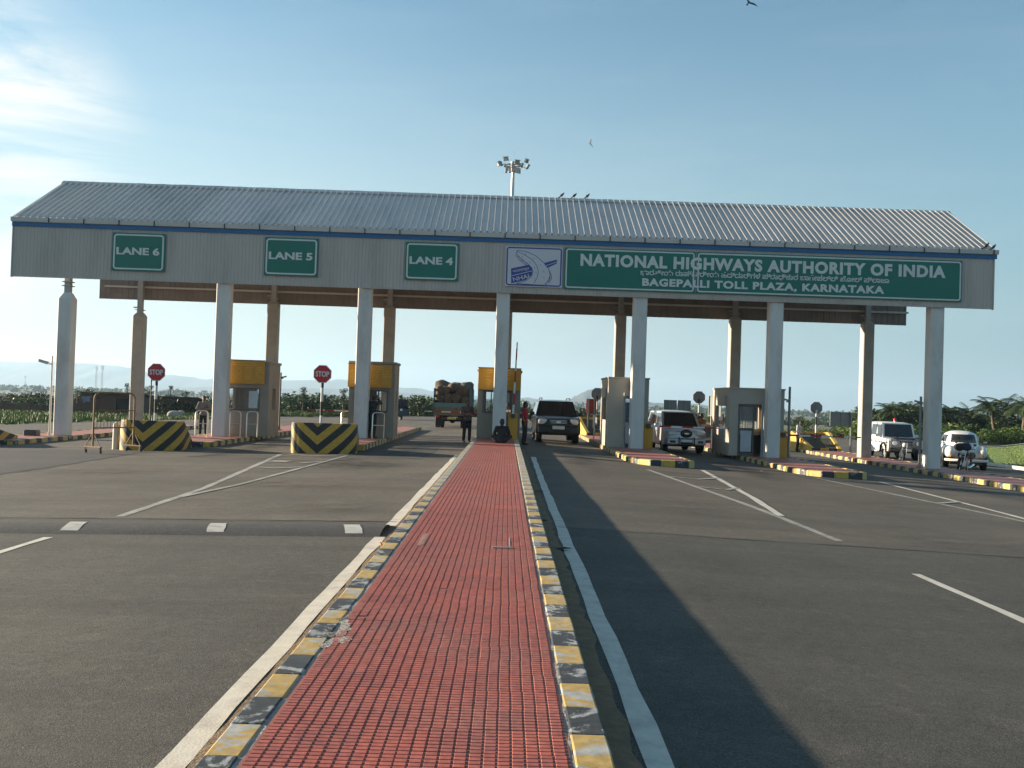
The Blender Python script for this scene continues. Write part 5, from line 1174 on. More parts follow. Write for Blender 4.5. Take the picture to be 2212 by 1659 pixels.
# loaded truck from behind
t = thing('loaded_truck', 'truck seen from behind driving away with a high load of brown sacks', 'truck', (-3.08, 55.0, gz(-3)), 0)
Mt['rear_beam'] = mat('dusty_maroon', (.10,.035,.03), .8, var=.2)
TEAL = mat('teal_paint', (.10,.19,.205), .6, var=.15, dirt=(.13,.12,.09), dirt_amt=.8, ds=3); PLK = mat('faded_yellow_planks', (.15,.125,.085), .7, var=.2, dirt=(.14,.11,.08), dirt_amt=.6, ds=3)
bx(t, 'bed', PLK, -.98, .98, 0.06, 5.2, .86, .96)
bx(t, 'tailboard', PLK, -.98, .98, -.0, .05, .72, 1.16); bx(t, 'tail_rail', TEAL, -1.0, 1.0, -.02, .05, 1.165, 1.44, .01)
for sx in (-1, 1):
    b = MB(); xa, xb = (.985, 1.03) if sx > 0 else (-1.03, -.985)
    b.box(xa, xb, 0, 5.2, .75, 1.6)
    for k in range(7): b.box(xa-.01 if sx > 0 else xa-.03, xb+.03 if sx > 0 else xb+.01, k*.83, k*.83+.09, .7, 2.25)
    b.box(xa, xb, 0, 5.2, 1.75, 1.9); b.box(xa, xb, 0, 5.2, 2.1, 2.22); b.build('side_board', TEAL, t)
    bx(t, 'tail_light', Mt['red'], sx*.8-.1, sx*.8+.1, -.03, 0.0, .60, .70); bx(t, 'mudflap', Mt['black'], sx*.72-.22, sx*.72+.22, .5, .52, .12, .6)
    for yy in (1.05, 4.9): wheel(t, sx*.84, yy, .44, .26, sx, PLK); 
    wheel(t, sx*.58, 1.05, .44, .2, sx, PLK)
bx(t, 'rear_beam', Mt['rear_beam'], -.6, .6, -.02, .06, .50, .62); plate(t, -.03, .50, m=Mt['plate_y'], w=.5, x=0)
b = MB(); b.box(-.42, -.34, .1, 6.3, .58, .85); b.box(.34, .42, .1, 6.3, .58, .85); b.tube([(-.8, 1.05, .44), (.8, 1.05, .44)], .08, 8); b.ell((0, 1.05, .44), (.18, .18, .18), 10, 8); b.build('chassis', Mt['black'], t)
b = MB(); b.box(-.95, .95, 5.35, 6.9, .55, 2.15); b.build('cab', TEAL, t, bevel=.06); bx(t, 'cab_window', Mt['glass'], -.6, .6, 5.335, 5.348, 1.35, 1.85)
SK = mat('jute_sack', (.10,.072,.050), .95, var=.35, vs=5, bump=.8, bs=30, dirt=(.15,.09,.055), dirt_amt=.7, ds=2)
def sackmesh(s):
    random.seed(s); b = MB(); b.ell((0, 0, 0), (.36, .42, .275), 16, 10, e=.55); o = b.build('sack', SK, None, smooth=70)
    for v in o.data.vertices:
        k = 1+.08*math.sin(v.co.x*11+s)+.07*math.sin(v.co.z*13+s*2)+.05*math.sin(v.co.y*9); v.co *= k
    return o
protos = [sackmesh(i) for i in range(3)]; random.seed(21); cnt = 0; pos_words = ['far left', 'left', 'middle', 'right', 'far right']
rowsn = ['bottom', 'second', 'third', 'top']
tops = [1, 0, 1, 0, 1]
for r in range(3):
    for c in range(4 if r < 2 else 5):
        n_ = 4 if r < 2 else 5
        x = -3.08-.72+(1.44)*c/(n_-1); z = gz(-3)+1.22+r*.45+(.18 if r == 2 and c in (2,) else 0)+random.uniform(-.03, .03)
        lab = 'brown jute sack on the truck, %s row, %s' % (['lowest', 'middle', 'uppermost'][r], (['far left', 'centre left', 'centre right', 'far right'] if n_ == 4 else pos_words)[c])
        P0 = protos[cnt % 3]
        o = P0 if cnt < 3 else P0.copy()
        if cnt >= 3: C.objects.link(o)
        o.location = (x, 55.42, z); o.rotation_euler = (random.uniform(-.2, .2), random.uniform(-.35, .35), random.uniform(-.3, .3)); o.scale = (.88, .9, 1.06) if n_ == 4 else (.78, .8, 1.0)
        tag(o, lab, 'sack', 'jute sacks loaded on the truck'); cnt += 1
for k in range(4):
    for c in range(3):
        o = protos[(k+c) % 3].copy(); C.objects.link(o); o.location = (-3.7+.62*c, 56.3+.9*k, gz(-3)+2.15+random.uniform(0, .22)); o.scale = (1, 1.1, 1.25); o.rotation_euler = (random.uniform(-.3, .3), random.uniform(-.3, .3), random.random()*3)
        tag(o, 'brown jute sack behind the uppermost row, %s side, %s back from the tail' % (['left', 'middle', 'right'][c], ['first', 'second', 'third', 'last'][k]), 'sack', 'jute sacks loaded on the truck')
for k in range(4):
    for c in range(2):
        o = protos[(k+c) % 3].copy(); C.objects.link(o); o.location = (-3.45+.75*c, 56.3+.9*k, gz(-3)+1.42); o.scale = (1.15, 1.3, 1.9)
        tag(o, 'large brown sack deep inside the truck bed, %s side, %s from the tail' % (['left', 'right'][c], ['first', 'second', 'third', 'last'][k]), 'sack', 'jute sacks loaded on the truck')
random.seed(5)

# ------------------------------------------------------------------ people
def person(loc, rz, label, pose, shirt, trousers, h=1.66, hairm=None, sleeves='short', cap=None):
    """pose: joint table in metres for a 1.7 m figure facing -y"""
    t = thing('person', label, 'person', loc, rz, None); k = h/1.70; t.scale = (k, k, k)
    J = {q: Vector(v) for q, v in pose.items()}
    b = MB()
    def cap_(a, c, r0, r1, mb=b, n=12, steps=4):
        a = Vector(a); c = Vector(c); P = [a.lerp(c, i/steps) for i in range(steps+1)]; mb.tube(P, [lerp(r0, r1, i/steps) for i in range(steps+1)], n); mb.ell(a, (r0, r0, r0), 12, 8); mb.ell(c, (r1, r1, r1), 12, 8)
    def torso(mb, g):
        dirn = (J['neck']-J['pelvis']); sh = (J['shR']-J['shL']).normalized(); up = dirn.normalized(); fwd = up.cross(sh)
        Mx = Matrix((sh, fwd, up)).transposed().to_4x4()
        mb.ell(J['pelvis'], (.155+g, .11+g, .12), 14, 10, M=Mx); mb.ell(J['pelvis'].lerp(J['neck'], .35), (.145+g, .10+g, .17), 14, 10, M=Mx); mb.ell(J['pelvis'].lerp(J['neck'], .72), (.17+g, .115+g, .18), 14, 10, M=Mx)
        cap_(J['shL'], J['shR'], .055+g, .055+g, mb)
    torso(b, 0)
    cap_(J['neck'], J['head'], .055, .055); hd = J['head']; fw = J['face'].normalized()
    Mh = Vector((0, -1, 0)).rotation_difference(fw).to_matrix().to_4x4()
    b.ell(hd+Vector((0, 0, .02)), (.075, .093, .115), 16, 12, M=Mh); b.ell(hd+fw*.03-Vector((0, 0, .05)), (.055, .06, .06), 12, 8, M=Mh)
    b.ell(hd+fw*.10-Vector((0, 0, .005)), (.014, .02, .022), 8, 6, M=Mh); sd_ = fw.cross(Vector((0, 0, 1))).normalized()
    for s in (-1, 1): b.ell(hd+sd_*.078*s, (.012, .022, .032), 8, 6, M=Mh)
    b.ell(hd+fw*.085-Vector((0, 0, .048)), (.022, .01, .008), 8, 6, M=Mh)
    for s in 'LR':
        cap_(J['sh'+s], J['el'+s], .048, .038); cap_(J['el'+s], J['wr'+s], .037, .026)
        hdn = J['hd'+s] if 'hd'+s in J else (J['wr'+s]-J['el'+s]).normalized(); hp = J['wr'+s]; side = hdn.cross(Vector((0, 1, 0)) if abs(hdn.y) < .8 else Vector((0, 0, 1))).normalized()
        palm = hp+hdn*.05; b.ell(palm, (.022, .04, .05), 10, 8, M=Matrix((hdn.cross(side), side, hdn)).transposed().to_4x4())
        crl = hdn.cross(side)
        for i, ln in enumerate((.062, .072, .068, .052)):
            base = palm+hdn*.04+side*(.028-.019*i); mid = base+hdn*ln*.55+crl*.008; tip = mid+hdn*ln*.42+crl*.022; b.tube([base, mid, tip], [.0095, .0085, .007], 6)
        tb = palm-hdn*.015+side*.035; b.tube([tb, tb+side*.028+hdn*.03, tb+side*.03+hdn*.058], [.011, .010, .008], 6)
        cap_(J['hp'+s], J['kn'+s], .082, .055); cap_(J['kn'+s], J['an'+s], .052, .035)
    body = remeshed(b, 'body', Mt['skin'], t, .011, 1)
    b = MB(); torso(b, .018)
    for s in 'LR':
        e = J['el'+s] if sleeves == 'short' else J['el'+s]
        tgt = J['sh'+s].lerp(e, .8 if sleeves == 'short' else 1); cap_(J['sh'+s], tgt, .066, .056, b)
        if sleeves == 'long': cap_(J['el'+s], J['el'+s].lerp(J['wr'+s], .93), .054, .040, b)
    b.ell(J['pelvis']-Vector((0, 0, .03)), (.175, .132, .10), 14, 10)
    remeshed(b, 'shirt', shirt, t, .016, 2)
    b = MB(); b.ell(J['pelvis']-Vector((0, 0, .06)), (.165, .122, .10), 14, 10)
    for s in 'LR': cap_(J['hp'+s], J['kn'+s], .098, .074, b); cap_(J['kn'+s], J['an'+s]+(J['kn'+s]-J['an'+s])*.08, .072, .062, b)
    remeshed(b, 'trousers', trousers, t, .016, 2)
    for s in 'LR':
        a = J['an'+s]; f = J['ft'+s] if 'ft'+s in J else Vector((0, -1, 0)); f = f.normalized(); b = MB(); cap_(a+Vector((0, 0, -.045)), a+f*.15+Vector((0, 0, -.055)), .042, .036, b); remeshed(b, 'shoe', Mt['black_gloss'] if cap is None else Mt['black'], t, .015, 1)
    b = MB(); b.ell(hd-fw*.012+Vector((0, 0, .045)), (.084, .098, .10), 16, 12, M=Mh); b.ell(hd-fw*.04+Vector((0, 0, .0)), (.078, .065, .10), 14, 10, M=Mh); remeshed(b, 'hair', hairm or Mt['hair'], t, .012, 1)
    for s in (-1, 1): b = MB(); b.ell(hd+fw*.088+sd_*.03*s+Vector((0, 0, .02)), (.012, .008, .008), 8, 6); b.build('eye', Mt['black_gloss'], t)
    return t
def stand(**kw):
    p = dict(pelvis=(0, 0, .93), neck=(0, 0, 1.42), head=(0, -.015, 1.57), face=(0, -1, 0), shL=(.18, 0, 1.38), shR=(-.18, 0, 1.38), elL=(.24, .03, 1.10), elR=(-.24, .03, 1.10), wrL=(.24, -.06, .86), wrR=(-.24, -.06, .86),
             hpL=(.09, 0, .88), hpR=(-.09, 0, .88), knL=(.11, -.02, .49), knR=(-.11, -.02, .49), anL=(.12, .02, .09), anR=(-.12, .02, .09)); p.update(kw); return p
navy = cloth('navy_cloth', (.02,.024,.04)); khk = cloth('khaki_cloth', (.18,.13,.09)); dk = cloth('black_cloth', (.014,.014,.016)); redc = cloth('red_shirt', (.34,.025,.03)); orc = cloth('orange_shirt', (.60,.20,.05)); whc = cloth('white_shirt', (.42,.42,.44)); dgr = cloth('dark_green_cloth', (.025,.035,.035)); brc = cloth('brown_shirt', (.10,.065,.06)); gyc = cloth('grey_shirt', (.16,.15,.16))
person((-12.75, 40.9, gz(-12.7)), R(8), 'guard standing arms crossed in a grey shirt left of the leftmost booth', stand(elL=(.27, -.06, 1.14), elR=(-.27, -.06, 1.14), wrL=(.02, -.17, 1.13), wrR=(-.02, -.14, 1.17), hdL=(-1, .05, .1), hdR=(1, .05, .1)), gyc, dk, 1.68, sleeves='long')
person((-4.98, 36.15, zb(-5)), R(150), 'man in dark clothes leaning at the second booth window, hand to his head', stand(neck=(0, -.05, 1.41), head=(0, -.10, 1.55), elR=(-.26, -.2, 1.36), wrR=(-.12, -.14, 1.56), hdR=(.4, .1, .9), elL=(.25, -.12, 1.13), wrL=(.12, -.36, 1.06), hdL=(-.3, -1, 0)), dgr, dk, 1.62, sleeves='long')
person((-1.47, 36.9, 0), R(20), 'man in a brown shirt standing left of the central booth, arms folded', stand(elL=(.25, -.06, 1.13), elR=(-.25, -.06, 1.13), wrL=(.02, -.17, 1.10), wrR=(-.02, -.15, 1.15), hdL=(-1, .05, 0), hdR=(1, .05, 0)), brc, dk, 1.62)
person((.72, 36.75, 0), R(75), 'man in a red shirt standing right of the central booth, seen from the side', stand(elL=(.22, -.02, 1.12), wrL=(.18, -.2, .98)), redc, dk, 1.62)
sit = dict(pelvis=(0, .02, .11), neck=(0, -.06, .56), head=(0, -.09, .70), face=(0, -1, -.15), shL=(.18, -.04, .52), shR=(-.18, -.04, .52), elL=(.27, -.14, .30), elR=(-.27, -.14, .30), wrL=(.12, -.34, .26), wrR=(-.12, -.34, .26), hdL=(-.6, -.8, 0), hdR=(.6, -.8, 0),
           hpL=(.10, -.02, .12), hpR=(-.10, -.02, .12), knL=(.30, -.36, .22), knR=(-.30, -.36, .22), anL=(-.02, -.46, .09), anR=(.06, -.40, .09), ftL=(-1, -.2, 0), ftR=(1, -.2, 0))
person((-.12, 32.7, MT), PI, 'person in black sitting cross-legged on the red median, back to view', sit, dk, dk, 1.66)
person((8.42, 41.6, gz(8.4)), R(-60), 'person in an orange shirt beside the silver car', stand(elR=(-.22, -.12, 1.15), wrR=(-.15, -.34, 1.08), hdR=(0, -1, .1)), orc, navy, 1.64)
person((15.0, 49.6, gz(15)), R(70), 'man in a white shirt leaning towards the right planter bumper', stand(neck=(0, -.10, 1.40), head=(0, -.17, 1.53), elL=(.22, -.16, 1.12), wrL=(.18, -.36, 1.0)), whc, dk, 1.62)
seat = dict(stand()); seat.update(pelvis=(0, 0, .55), neck=(0, -.03, 1.04), head=(0, -.05, 1.19), shL=(.18, 0, 1.0), shR=(-.18, 0, 1.0), elL=(.24, -.08, .74), elR=(-.24, -.08, .74), wrL=(.14, -.32, .76), wrR=(-.14, -.32, .76), hpL=(.09, 0, .5), hpR=(-.09, 0, .5), knL=(.1, -.42, .5), knR=(-.1, -.42, .5), anL=(.1, -.42, .1), anR=(-.1, -.42, .1))
seat['wrL'] = (.14, -.3, .88); seat['wrR'] = (-.14, -.3, .88)
person((.12, 37.45, MT+.02), R(-60), 'booth attendant seated behind the central booth window', seat, khk, dk, 1.7)
person((9.1, 38.2, zb(9.1)+.05), R(-80), 'attendant inside the open doorway booth', seat, whc, dk, 1.7)
for x, y, z, lab in ((.12, 37.45, MT, 'stool inside the central booth'), (9.1, 38.2, zb(9.1), 'stool inside the open doorway booth')):
    s_ = thing('stool', lab, 'stool', (x, y, z)); b = MB(); b.tube([(0, 0, .42), (0, 0, .47)], .17, 16); b.build('seat', Mt['frame'], s_)
    for a in range(45, 405, 90): b = MB(); b.tube([(.13*math.cos(R(a)), .13*math.sin(R(a)), .42), (.17*math.cos(R(a)), .17*math.sin(R(a)), 0)], .015, 6); b.build('leg', Mt['steel'], s_)

# ------------------------------------------------------------------ vegetation
def leaf_mat(name, c, c2, trans=.12):
    m = bpy.data.materials.new(name); m.use_nodes = True; t = m.node_tree; n = t.nodes; l = t.links
    p = n['Principled BSDF']; p.inputs['Roughness'].default_value = .6; p.inputs['Specular IOR Level'].default_value = .3
    tcn = n.new('ShaderNodeTexCoord'); a = n.new('ShaderNodeTexNoise'); a.inputs['Scale'].default_value = 1.4; a.inputs['Detail'].default_value = 6; l.new(tcn.outputs['Object'], a.inputs[0])
    r = n.new('ShaderNodeMapRange'); r.inputs[1].default_value = .35; r.inputs[2].default_value = .65; l.new(a.outputs[0], r.inputs[0])
    mi = n.new('ShaderNodeMix'); mi.data_type = 'RGBA'; mi.inputs[6].default_value = (*c, 1); mi.inputs[7].default_value = (*c2, 1); l.new(r.outputs[0], mi.inputs[0]); l.new(mi.outputs[2], p.inputs['Base Color'])
    tr = n.new('ShaderNodeBsdfTranslucent'); l.new(mi.outputs[2], tr.inputs[0]); ms = n.new('ShaderNodeMixShader'); ms.inputs[0].default_value = trans
    l.new(p.outputs[0], ms.inputs[1]); l.new(tr.outputs[0], ms.inputs[2]); l.new(ms.outputs[0], n['Material Output'].inputs[0]); return m
LG = leaf_mat('green_leaves', (.045,.085,.018), (.085,.13,.03)); LD = leaf_mat('dark_leaves', (.020,.040,.014), (.038,.062,.020)); LP = leaf_mat('palm_leaves', (.024,.045,.015), (.05,.07,.02), .08); LY = leaf_mat('bright_leaves', (.10,.16,.03), (.16,.20,.05))
LB = leaf_mat('dry_leaves', (.12,.085,.045), (.10,.10,.04)); LE = leaf_mat('grey_green_leaves', (.05,.075,.035), (.085,.105,.05)); BK = mat('bark', (.10,.075,.055), .9, var=.3, vs=8, bump=.5)
def leaves(mb, c, r, n, size, flat=.8, rnd=random):
    for _ in range(n):
        while True:
            p = Vector((rnd.uniform(-1, 1), rnd.uniform(-1, 1), rnd.uniform(-1, 1)))
            if .25 < p.length < 1: break
        p = p*(rnd.uniform(.75, 1)/max(p.length, .5) if rnd.random() < .6 else 1)
        q = Vector((c[0]+p.x*r[0], c[1]+p.y*r[1], c[2]+p.z*r[2]))
        a = Vector((rnd.gauss(0, 1), rnd.gauss(0, 1), rnd.gauss(0, 1)*flat)).normalized(); b_ = a.cross(Vector((rnd.gauss(0, 1), rnd.gauss(0, 1), rnd.gauss(0, 1)))).normalized()
        s = size*rnd.uniform(.6, 1.4)
        mb.add([q-a*s, q+b_*s*.45, q+a*s, q-b_*s*.45], [(0, 1, 2, 3)])
def tree_proto(kind, seed):
    rnd = random.Random(seed); t = thing('tree', 'x', 'tree', (0, -500, 0)); tr = MB(); cr = MB()
    if kind == 'round':     # 5 m
        tr.tube([(0, 0, -.5), (.05, 0, .8), (.1, .05, 2.0)], [.2, .15, .1], 8)
        for k in range(13):
            a = rnd.uniform(0, 2*PI); d = rnd.uniform(.3, 1.9); z = rnd.uniform(1.5, 4.4)*(1-.08*d); c = (d*math.cos(a), d*math.sin(a), z); rr = rnd.uniform(.55, 1.0)
            tr.tube([(.08, .03, 1.6), (c[0]*.5, c[1]*.5, (1.8+z)/2), c], [.07, .04, .015], 5); leaves(cr, c, (rr, rr, rr*.75), 150, .13, rnd=rnd)
    elif kind == 'slim':    # tall thin tree with loose clumps, 6 m
        tr.tube([(0, 0, -.5), (.05, 0, 2.0), (.12, .05, 4.0), (.1, .1, 5.3)], [.11, .08, .055, .02], 8)
        for k in range(11):
            z = rnd.uniform(2.2, 5.6); a = rnd.uniform(0, 2*PI); d = rnd.uniform(.1, .75)*(1.25-.12*z); c = (.1+d*math.cos(a), d*math.sin(a), z); rr = rnd.uniform(.3, .6)
            tr.tube([(.1, .05, z-.7), c], [.03, .01], 5); leaves(cr, c, (rr, rr, rr*.9), 85, .11, rnd=rnd)
    elif kind == 'bush':    # 2.2 m
        for k in range(4): a = rnd.uniform(0, 6.28); tr.tube([(0, 0, -.3), (.5*math.cos(a), .5*math.sin(a), .9)], [.05, .02], 5)
        for k in range(12):
            a = rnd.uniform(0, 2*PI); d = rnd.uniform(0, 1.25); z = rnd.uniform(.3, 1.75)*(1-.22*d); rr = rnd.uniform(.35, .65); leaves(cr, (d*math.cos(a), d*math.sin(a), z), (rr, rr, rr*.75), 95, .10, rnd=rnd)
    elif kind == 'palm':    # coconut palm, 5 m trunk
        tr.tube([(0, 0, -.5), (.1, 0, 1.5), (.25, .1, 3.0), (.3, .15, 4.1)], [.2, .15, .13, .14], 10)
        for k in range(22):
            a = 2*PI*k/22*2.4+rnd.uniform(-.2, .2); el = rnd.uniform(-.25, 1.25); Lf = rnd.uniform(2.0, 2.7); P = []; pos = Vector((.3, .15, 4.1)); dd = Vector((math.cos(a)*math.cos(el), math.sin(a)*math.cos(el), math.sin(el)))
            for i in range(9): P.append(pos.copy()); pos = pos+dd*Lf/8; dd = (dd+Vector((0, 0, -.19))).normalized()
            cr.tube(P, [.03]*8+[.008], 4, cap=False)
            for i in range(1, 9):
                for q in range(3):
                    p0 = P[i-1].lerp(P[i], q/3); tt = (P[i]-P[i-1]).normalized(); sd = tt.cross(Vector((0, 0, 1))).normalized(); ll = .62*math.sin(PI*(i+q/3+.4)/10)+.1
                    for s in (-1, 1):
                        e = p0+(sd*s*.8+tt*.5+Vector((0, 0, -.35-rnd.uniform(0, .3)))).normalized()*ll; cr.add([p0+tt*.035, e, p0-tt*.035], [(0, 1, 2)])
    crown = cr.build('crown', LG, t); trunk = tr.build('trunk', BK, t, smooth=50)
    return t
used = set()
protoT = {k: [tree_proto(k, 40+i*7) for i in range(2 if k != 'palm' else 3)] for k in ('round', 'slim', 'bush', 'palm')}
def place_tree(kind, px, Y, top_py, label, leaf=None, group=None, wide=1.0, i=0, cat='tree', name=None, gzv=None):
    nat = {'round': 5.1, 'slim': 6.0, 'bush': 2.25, 'palm': 6.2}[kind]
    p = at(px, top_py, Y); g = tz(p.x, Y)-.07 if gzv is None else gzv; sc = max(.25, (p.z-g)/nat)
    src = protoT[kind][i % len(protoT[kind])]
    r = dup(src, (p.x, Y, g), random.uniform(0, 6.28), label, group, sc=(sc*wide, sc*wide, sc)); r['category'] = cat; r.name = name or {'palm': 'palm_tree', 'bush': 'bush'}.get(kind, 'tree')
    if leaf is not None:
        for ch in r.children:
            if ch.name.startswith('crown'):
                me = ch.data; key = me.name+leaf.name
                if key not in bpy.data.meshes: q = me.copy(); q.name = key; q.materials.clear(); q.materials.append(leaf)
                ch.data = bpy.data.meshes[key]
    return r
GL, GR = 'trees beyond the left lanes', 'trees beyond the right lanes'
L_ = [('round', 190, 96, 833, 'broad green tree top between the leftmost column and the barricade', LG, 1.5), ('slim', 276, 92, 824, 'thin tree peeking left of the second left column', LE, 1.0), ('slim', 323, 90, 828, 'thin pointed tree just left of the left stop sign pole', LE, 1.3),
      ('slim', 367, 90, 829, 'thin tree with loose crown right of the left stop sign', LE, 1.2), ('slim', 402, 92, 842, 'small spreading tree above the shack, left of the guard', LE, 1.5), ('round', 631, 150, 846, 'rounded dark tree left of the middle stop sign', LD, 1.3),
      ('slim', 655, 92, 831, 'tall thin tree left of the middle stop sign pole', LE, 1.25), ('slim', 720, 118, 850, 'low loose tree right of the middle stop sign', LE, 1.6), ('slim', 742, 92, 834, 'tall thin tree by the second booth edge', LE, 1.3), ('round', 604, 120, 862, 'low green tree right of the leftmost booth', LG, 1.2),
      ('round', 672, 100, 868, 'low green tree behind the middle stop sign pole', LG, 1.3), ('round', 712, 96, 872, 'low green tree over the far barrier arm', LG, 1.2)]
for i, (k, px, Y, tp, lab, lf, wd) in enumerate(L_): place_tree(k, px, Y, tp, lab, lf, GL, wd, i)
dirs = ['first', 'second', 'third', 'fourth', 'fifth', 'sixth', 'seventh', 'eighth', 'ninth', 'tenth', 'eleventh', 'twelfth', 'thirteenth', 'fourteenth', 'fifteenth', 'sixteenth', 'seventeenth', 'eighteenth', 'nineteenth', 'twentieth', 'twenty first', 'twenty second', 'twenty third', 'twenty fourth']
BL = [(8, 86, 856, LD), (28, 92, 852, LB), (48, 88, 856, LB), (68, 84, 851, LG), (88, 90, 858, LB), (104, 96, 853, LD), (160, 92, 852, LD), (222, 90, 850, LD), (246, 96, 846, LG), (262, 92, 858, LD), (300, 90, 872, LB), (330, 96, 866, LG), (352, 92, 874, LB), (418, 92, 868, LG), (448, 98, 866, LD), (462, 88, 876, LG), (608, 84, 886, LG), (628, 90, 876, LD), (648, 84, 884, LG), (668, 82, 888, LY), (690, 86, 880, LG), (712, 84, 884, LG), (734, 88, 878, LG), (745, 82, 888, LY)]
for i, (px, Y, tp, lf) in enumerate(BL): place_tree('bush', px, Y, tp, '%s bush from the left in the scrub row behind the left lanes' % dirs[i], lf, 'scrub bushes behind the left lanes', 2.3, i, cat='bush')
PR = [(1900, 112, 884), (1919, 106, 873), (1940, 116, 880), (1957, 110, 863), (1978, 118, 876), (2000, 104, 892), (2050, 106, 873), (2062, 112, 880), (2096, 108, 882), (2122, 116, 892), (2151, 100, 861), (2176, 108, 862), (2196, 114, 872), (2212, 98, 852)]
for i, (px, Y, tp) in enumerate(PR): place_tree('palm', px, Y*.9, tp-12-5*(i % 3), '%s coconut palm from the left in the grove behind the parked cars' % dirs[i], LP, 'coconut palms behind the parked cars', 1.2+.15*(i % 2), i, cat='palm')
BRr = [(1715, 92, 912), (1738, 98, 908), (1755, 90, 918), (1778, 88, 922), (1800, 94, 912), (1822, 86, 920), (1840, 90, 905), (1856, 84, 900), (1885, 88, 902), (1905, 92, 908), (1925, 86, 912), (1948, 90, 906), (1970, 84, 916), (1990, 90, 908), (2030, 86, 914), (2056, 90, 906), (2080, 84, 916), (2104, 90, 908), (2128, 86, 914), (2150, 92, 902), (2172, 86, 910), (2195, 92, 900), (2210, 88, 908)]
for i, (px, Y, tp) in enumerate(BRr): place_tree('bush', px, Y, tp, '%s leafy bush from the left below the palms on the right' % dirs[i], (LG, LD, LG, LY)[i % 4], 'bushes below the palms', 1.55, i, cat='bush')
place_tree('slim', 1853, 95, 872, 'thin sapling with a flat top left of the last rear column', LD, GR, 1.1)
place_tree('round', 1492, 140, 878, 'green tree behind the paired sign backs', LG, GR, 1.3); place_tree('round', 1545, 120, 884, 'green tree behind the tilted sign back', LG, GR, 1.2); place_tree('bush', 1270, 100, 886, 'dark bush behind the red board beside the dark car', LD, GR, 1.6, cat='bush')
# trees behind the truck and round the vanishing road
for i, (k, px, Y, tp, lf) in enumerate([('round', 868, 150, 870, LD), ('round', 890, 140, 866, LG), ('round', 906, 155, 864, LD), ('round', 925, 145, 863, LG), ('round', 948, 150, 866, LD), ('round', 1018, 150, 868, LD), ('round', 1130, 160, 873, LD), ('round', 1148, 170, 876, LD), ('round', 1255, 150, 886, LD), ('round', 1575, 150, 886, LD), ('round', 1724, 140, 896, LD), ('round', 1748, 130, 899, LG)]):
    place_tree(k, px, Y, tp, ['tree at the left end of the belt beside the loaded truck', 'second tree of the belt left of the loaded truck', 'third tree of the belt left of the loaded truck', 'tree touching the left side of the loaded truck', 'tree behind the loaded truck', 'tree between the truck and the central booth', 'tree right of the central booth, left one', 'tree right of the central booth, near the dark car', 'tree between the dark car and the red board', 'tree beyond the open doorway booth', 'left tree seen over the man in the white shirt', 'right tree seen over the man in the white shirt'][i], lf, GL if px < 1100 else GR, 1.35, i)
for i, (px, Y, tp, lab) in enumerate([(1921, 96, 872, 'dark rounded tree behind the jeep roof, left one'), (1958, 94, 862, 'tallest dark rounded tree behind the white jeep'), (1990, 100, 884, 'small dark tree left of the rightmost column top of the hedge'), (2058, 96, 872, 'dark tree right of the rightmost column'), (2098, 98, 882, 'lower dark tree above the white sedan'), (2180, 92, 868, 'dark tree between palms at the far right edge')]): place_tree('round', px, Y, tp, lab, LD, GR, 1.25, i)
for k in protoT:
    for r in protoT[k]:
        for ch in list(r.children): bpy.data.objects.remove(ch)
        bpy.data.objects.remove(r)
# far woodland: uncountable mass of crowns
WD = leaf_mat('distant_leaves', (.035,.06,.02), (.06,.09,.03))
def woodland(name, Y0, Y1, x0, x1, n, h, s, dens=26, wm=None):
    b = MB(); rnd = random.Random(int(Y0))
    for _ in range(n):
        y = rnd.uniform(Y0, Y1); x = lerp(x0, x1, rnd.random())*y/Y1
        g = tz(x, y)-.3; hh = h*rnd.uniform(.55, 1.15); r = hh*rnd.uniform(.5, .9)
        leaves(b, (x, y, g+hh*.5), (r, r*.7, hh*.55), dens, s, rnd=rnd)
    o = b.build(name, wm or WD); return tag(o, 'far belt of woodland fading into haze below the hills', 'woodland', kind='stuff')
woodland('woodland', 420, 620, -340, 360, 520, 3.8, 1.1, 46)
SCR = leaf_mat('scrub_leaves', (.055,.05,.028), (.04,.06,.022), .12)
woodland('scrub', 86, 104, -62, -27, 150, 1.75, .16, 330, SCR)['label'] = 'tangled brown and dark green scrub behind the shacks on the left'
woodland('scrub', 96, 125, -32, -8, 90, 2.3, .2, 260, WD)['label'] = 'dense green scrub beyond the left lanes by the middle stop sign'
woodland('scrub', 120, 175, -22, 14, 120, 2.0, .3, 260, WD)['label'] = 'dense dark scrub where the road drops away behind the truck'
woodland('scrub', 98, 128, 46, 78, 110, 2.7, .22, 300, WD)['label'] = 'dense dark green undergrowth between the coconut palms'
woodland('woodland', 1000, 1500, -860, 860, 520, 7.5, 2.4)['label'] = 'hazier second belt of woodland nearer the hills'
# grass verge left of the lanes and lawn on the right
def grass(name, rect, n, hmin, hmax, m, label, zfn=None, w=.05):
    b = MB(); rnd = random.Random(9); x0, x1, y0, y1 = rect
    for _ in range(n):
        x = rnd.uniform(x0, x1); y = rnd.uniform(y0, y1)
        if zfn is None and x > -27.2-.25*max(0, y-50)*0+(max(0, y-58)*.45 if y > 58 else 0): continue
        z = (zfn(x, y) if zfn else tz(x, y)-.07)
        if z is None: continue
        for k in range(4):
            a = rnd.uniform(0, 6.28); h = rnd.uniform(hmin, hmax); ox, oy = rnd.uniform(-.2, .2), rnd.uniform(-.2, .2); dx, dy = math.cos(a)*w, math.sin(a)*w; lx, ly = rnd.uniform(-.15, .15)*h, rnd.uniform(-.15, .15)*h
            b.add([(x+ox-dx, y+oy-dy, z), (x+ox+dx, y+oy+dy, z), (x+ox+lx, y+oy+ly, z+h)], [(0, 1, 2)])
    o = b.build(name, m); return tag(o, label, 'grass', kind='stuff')
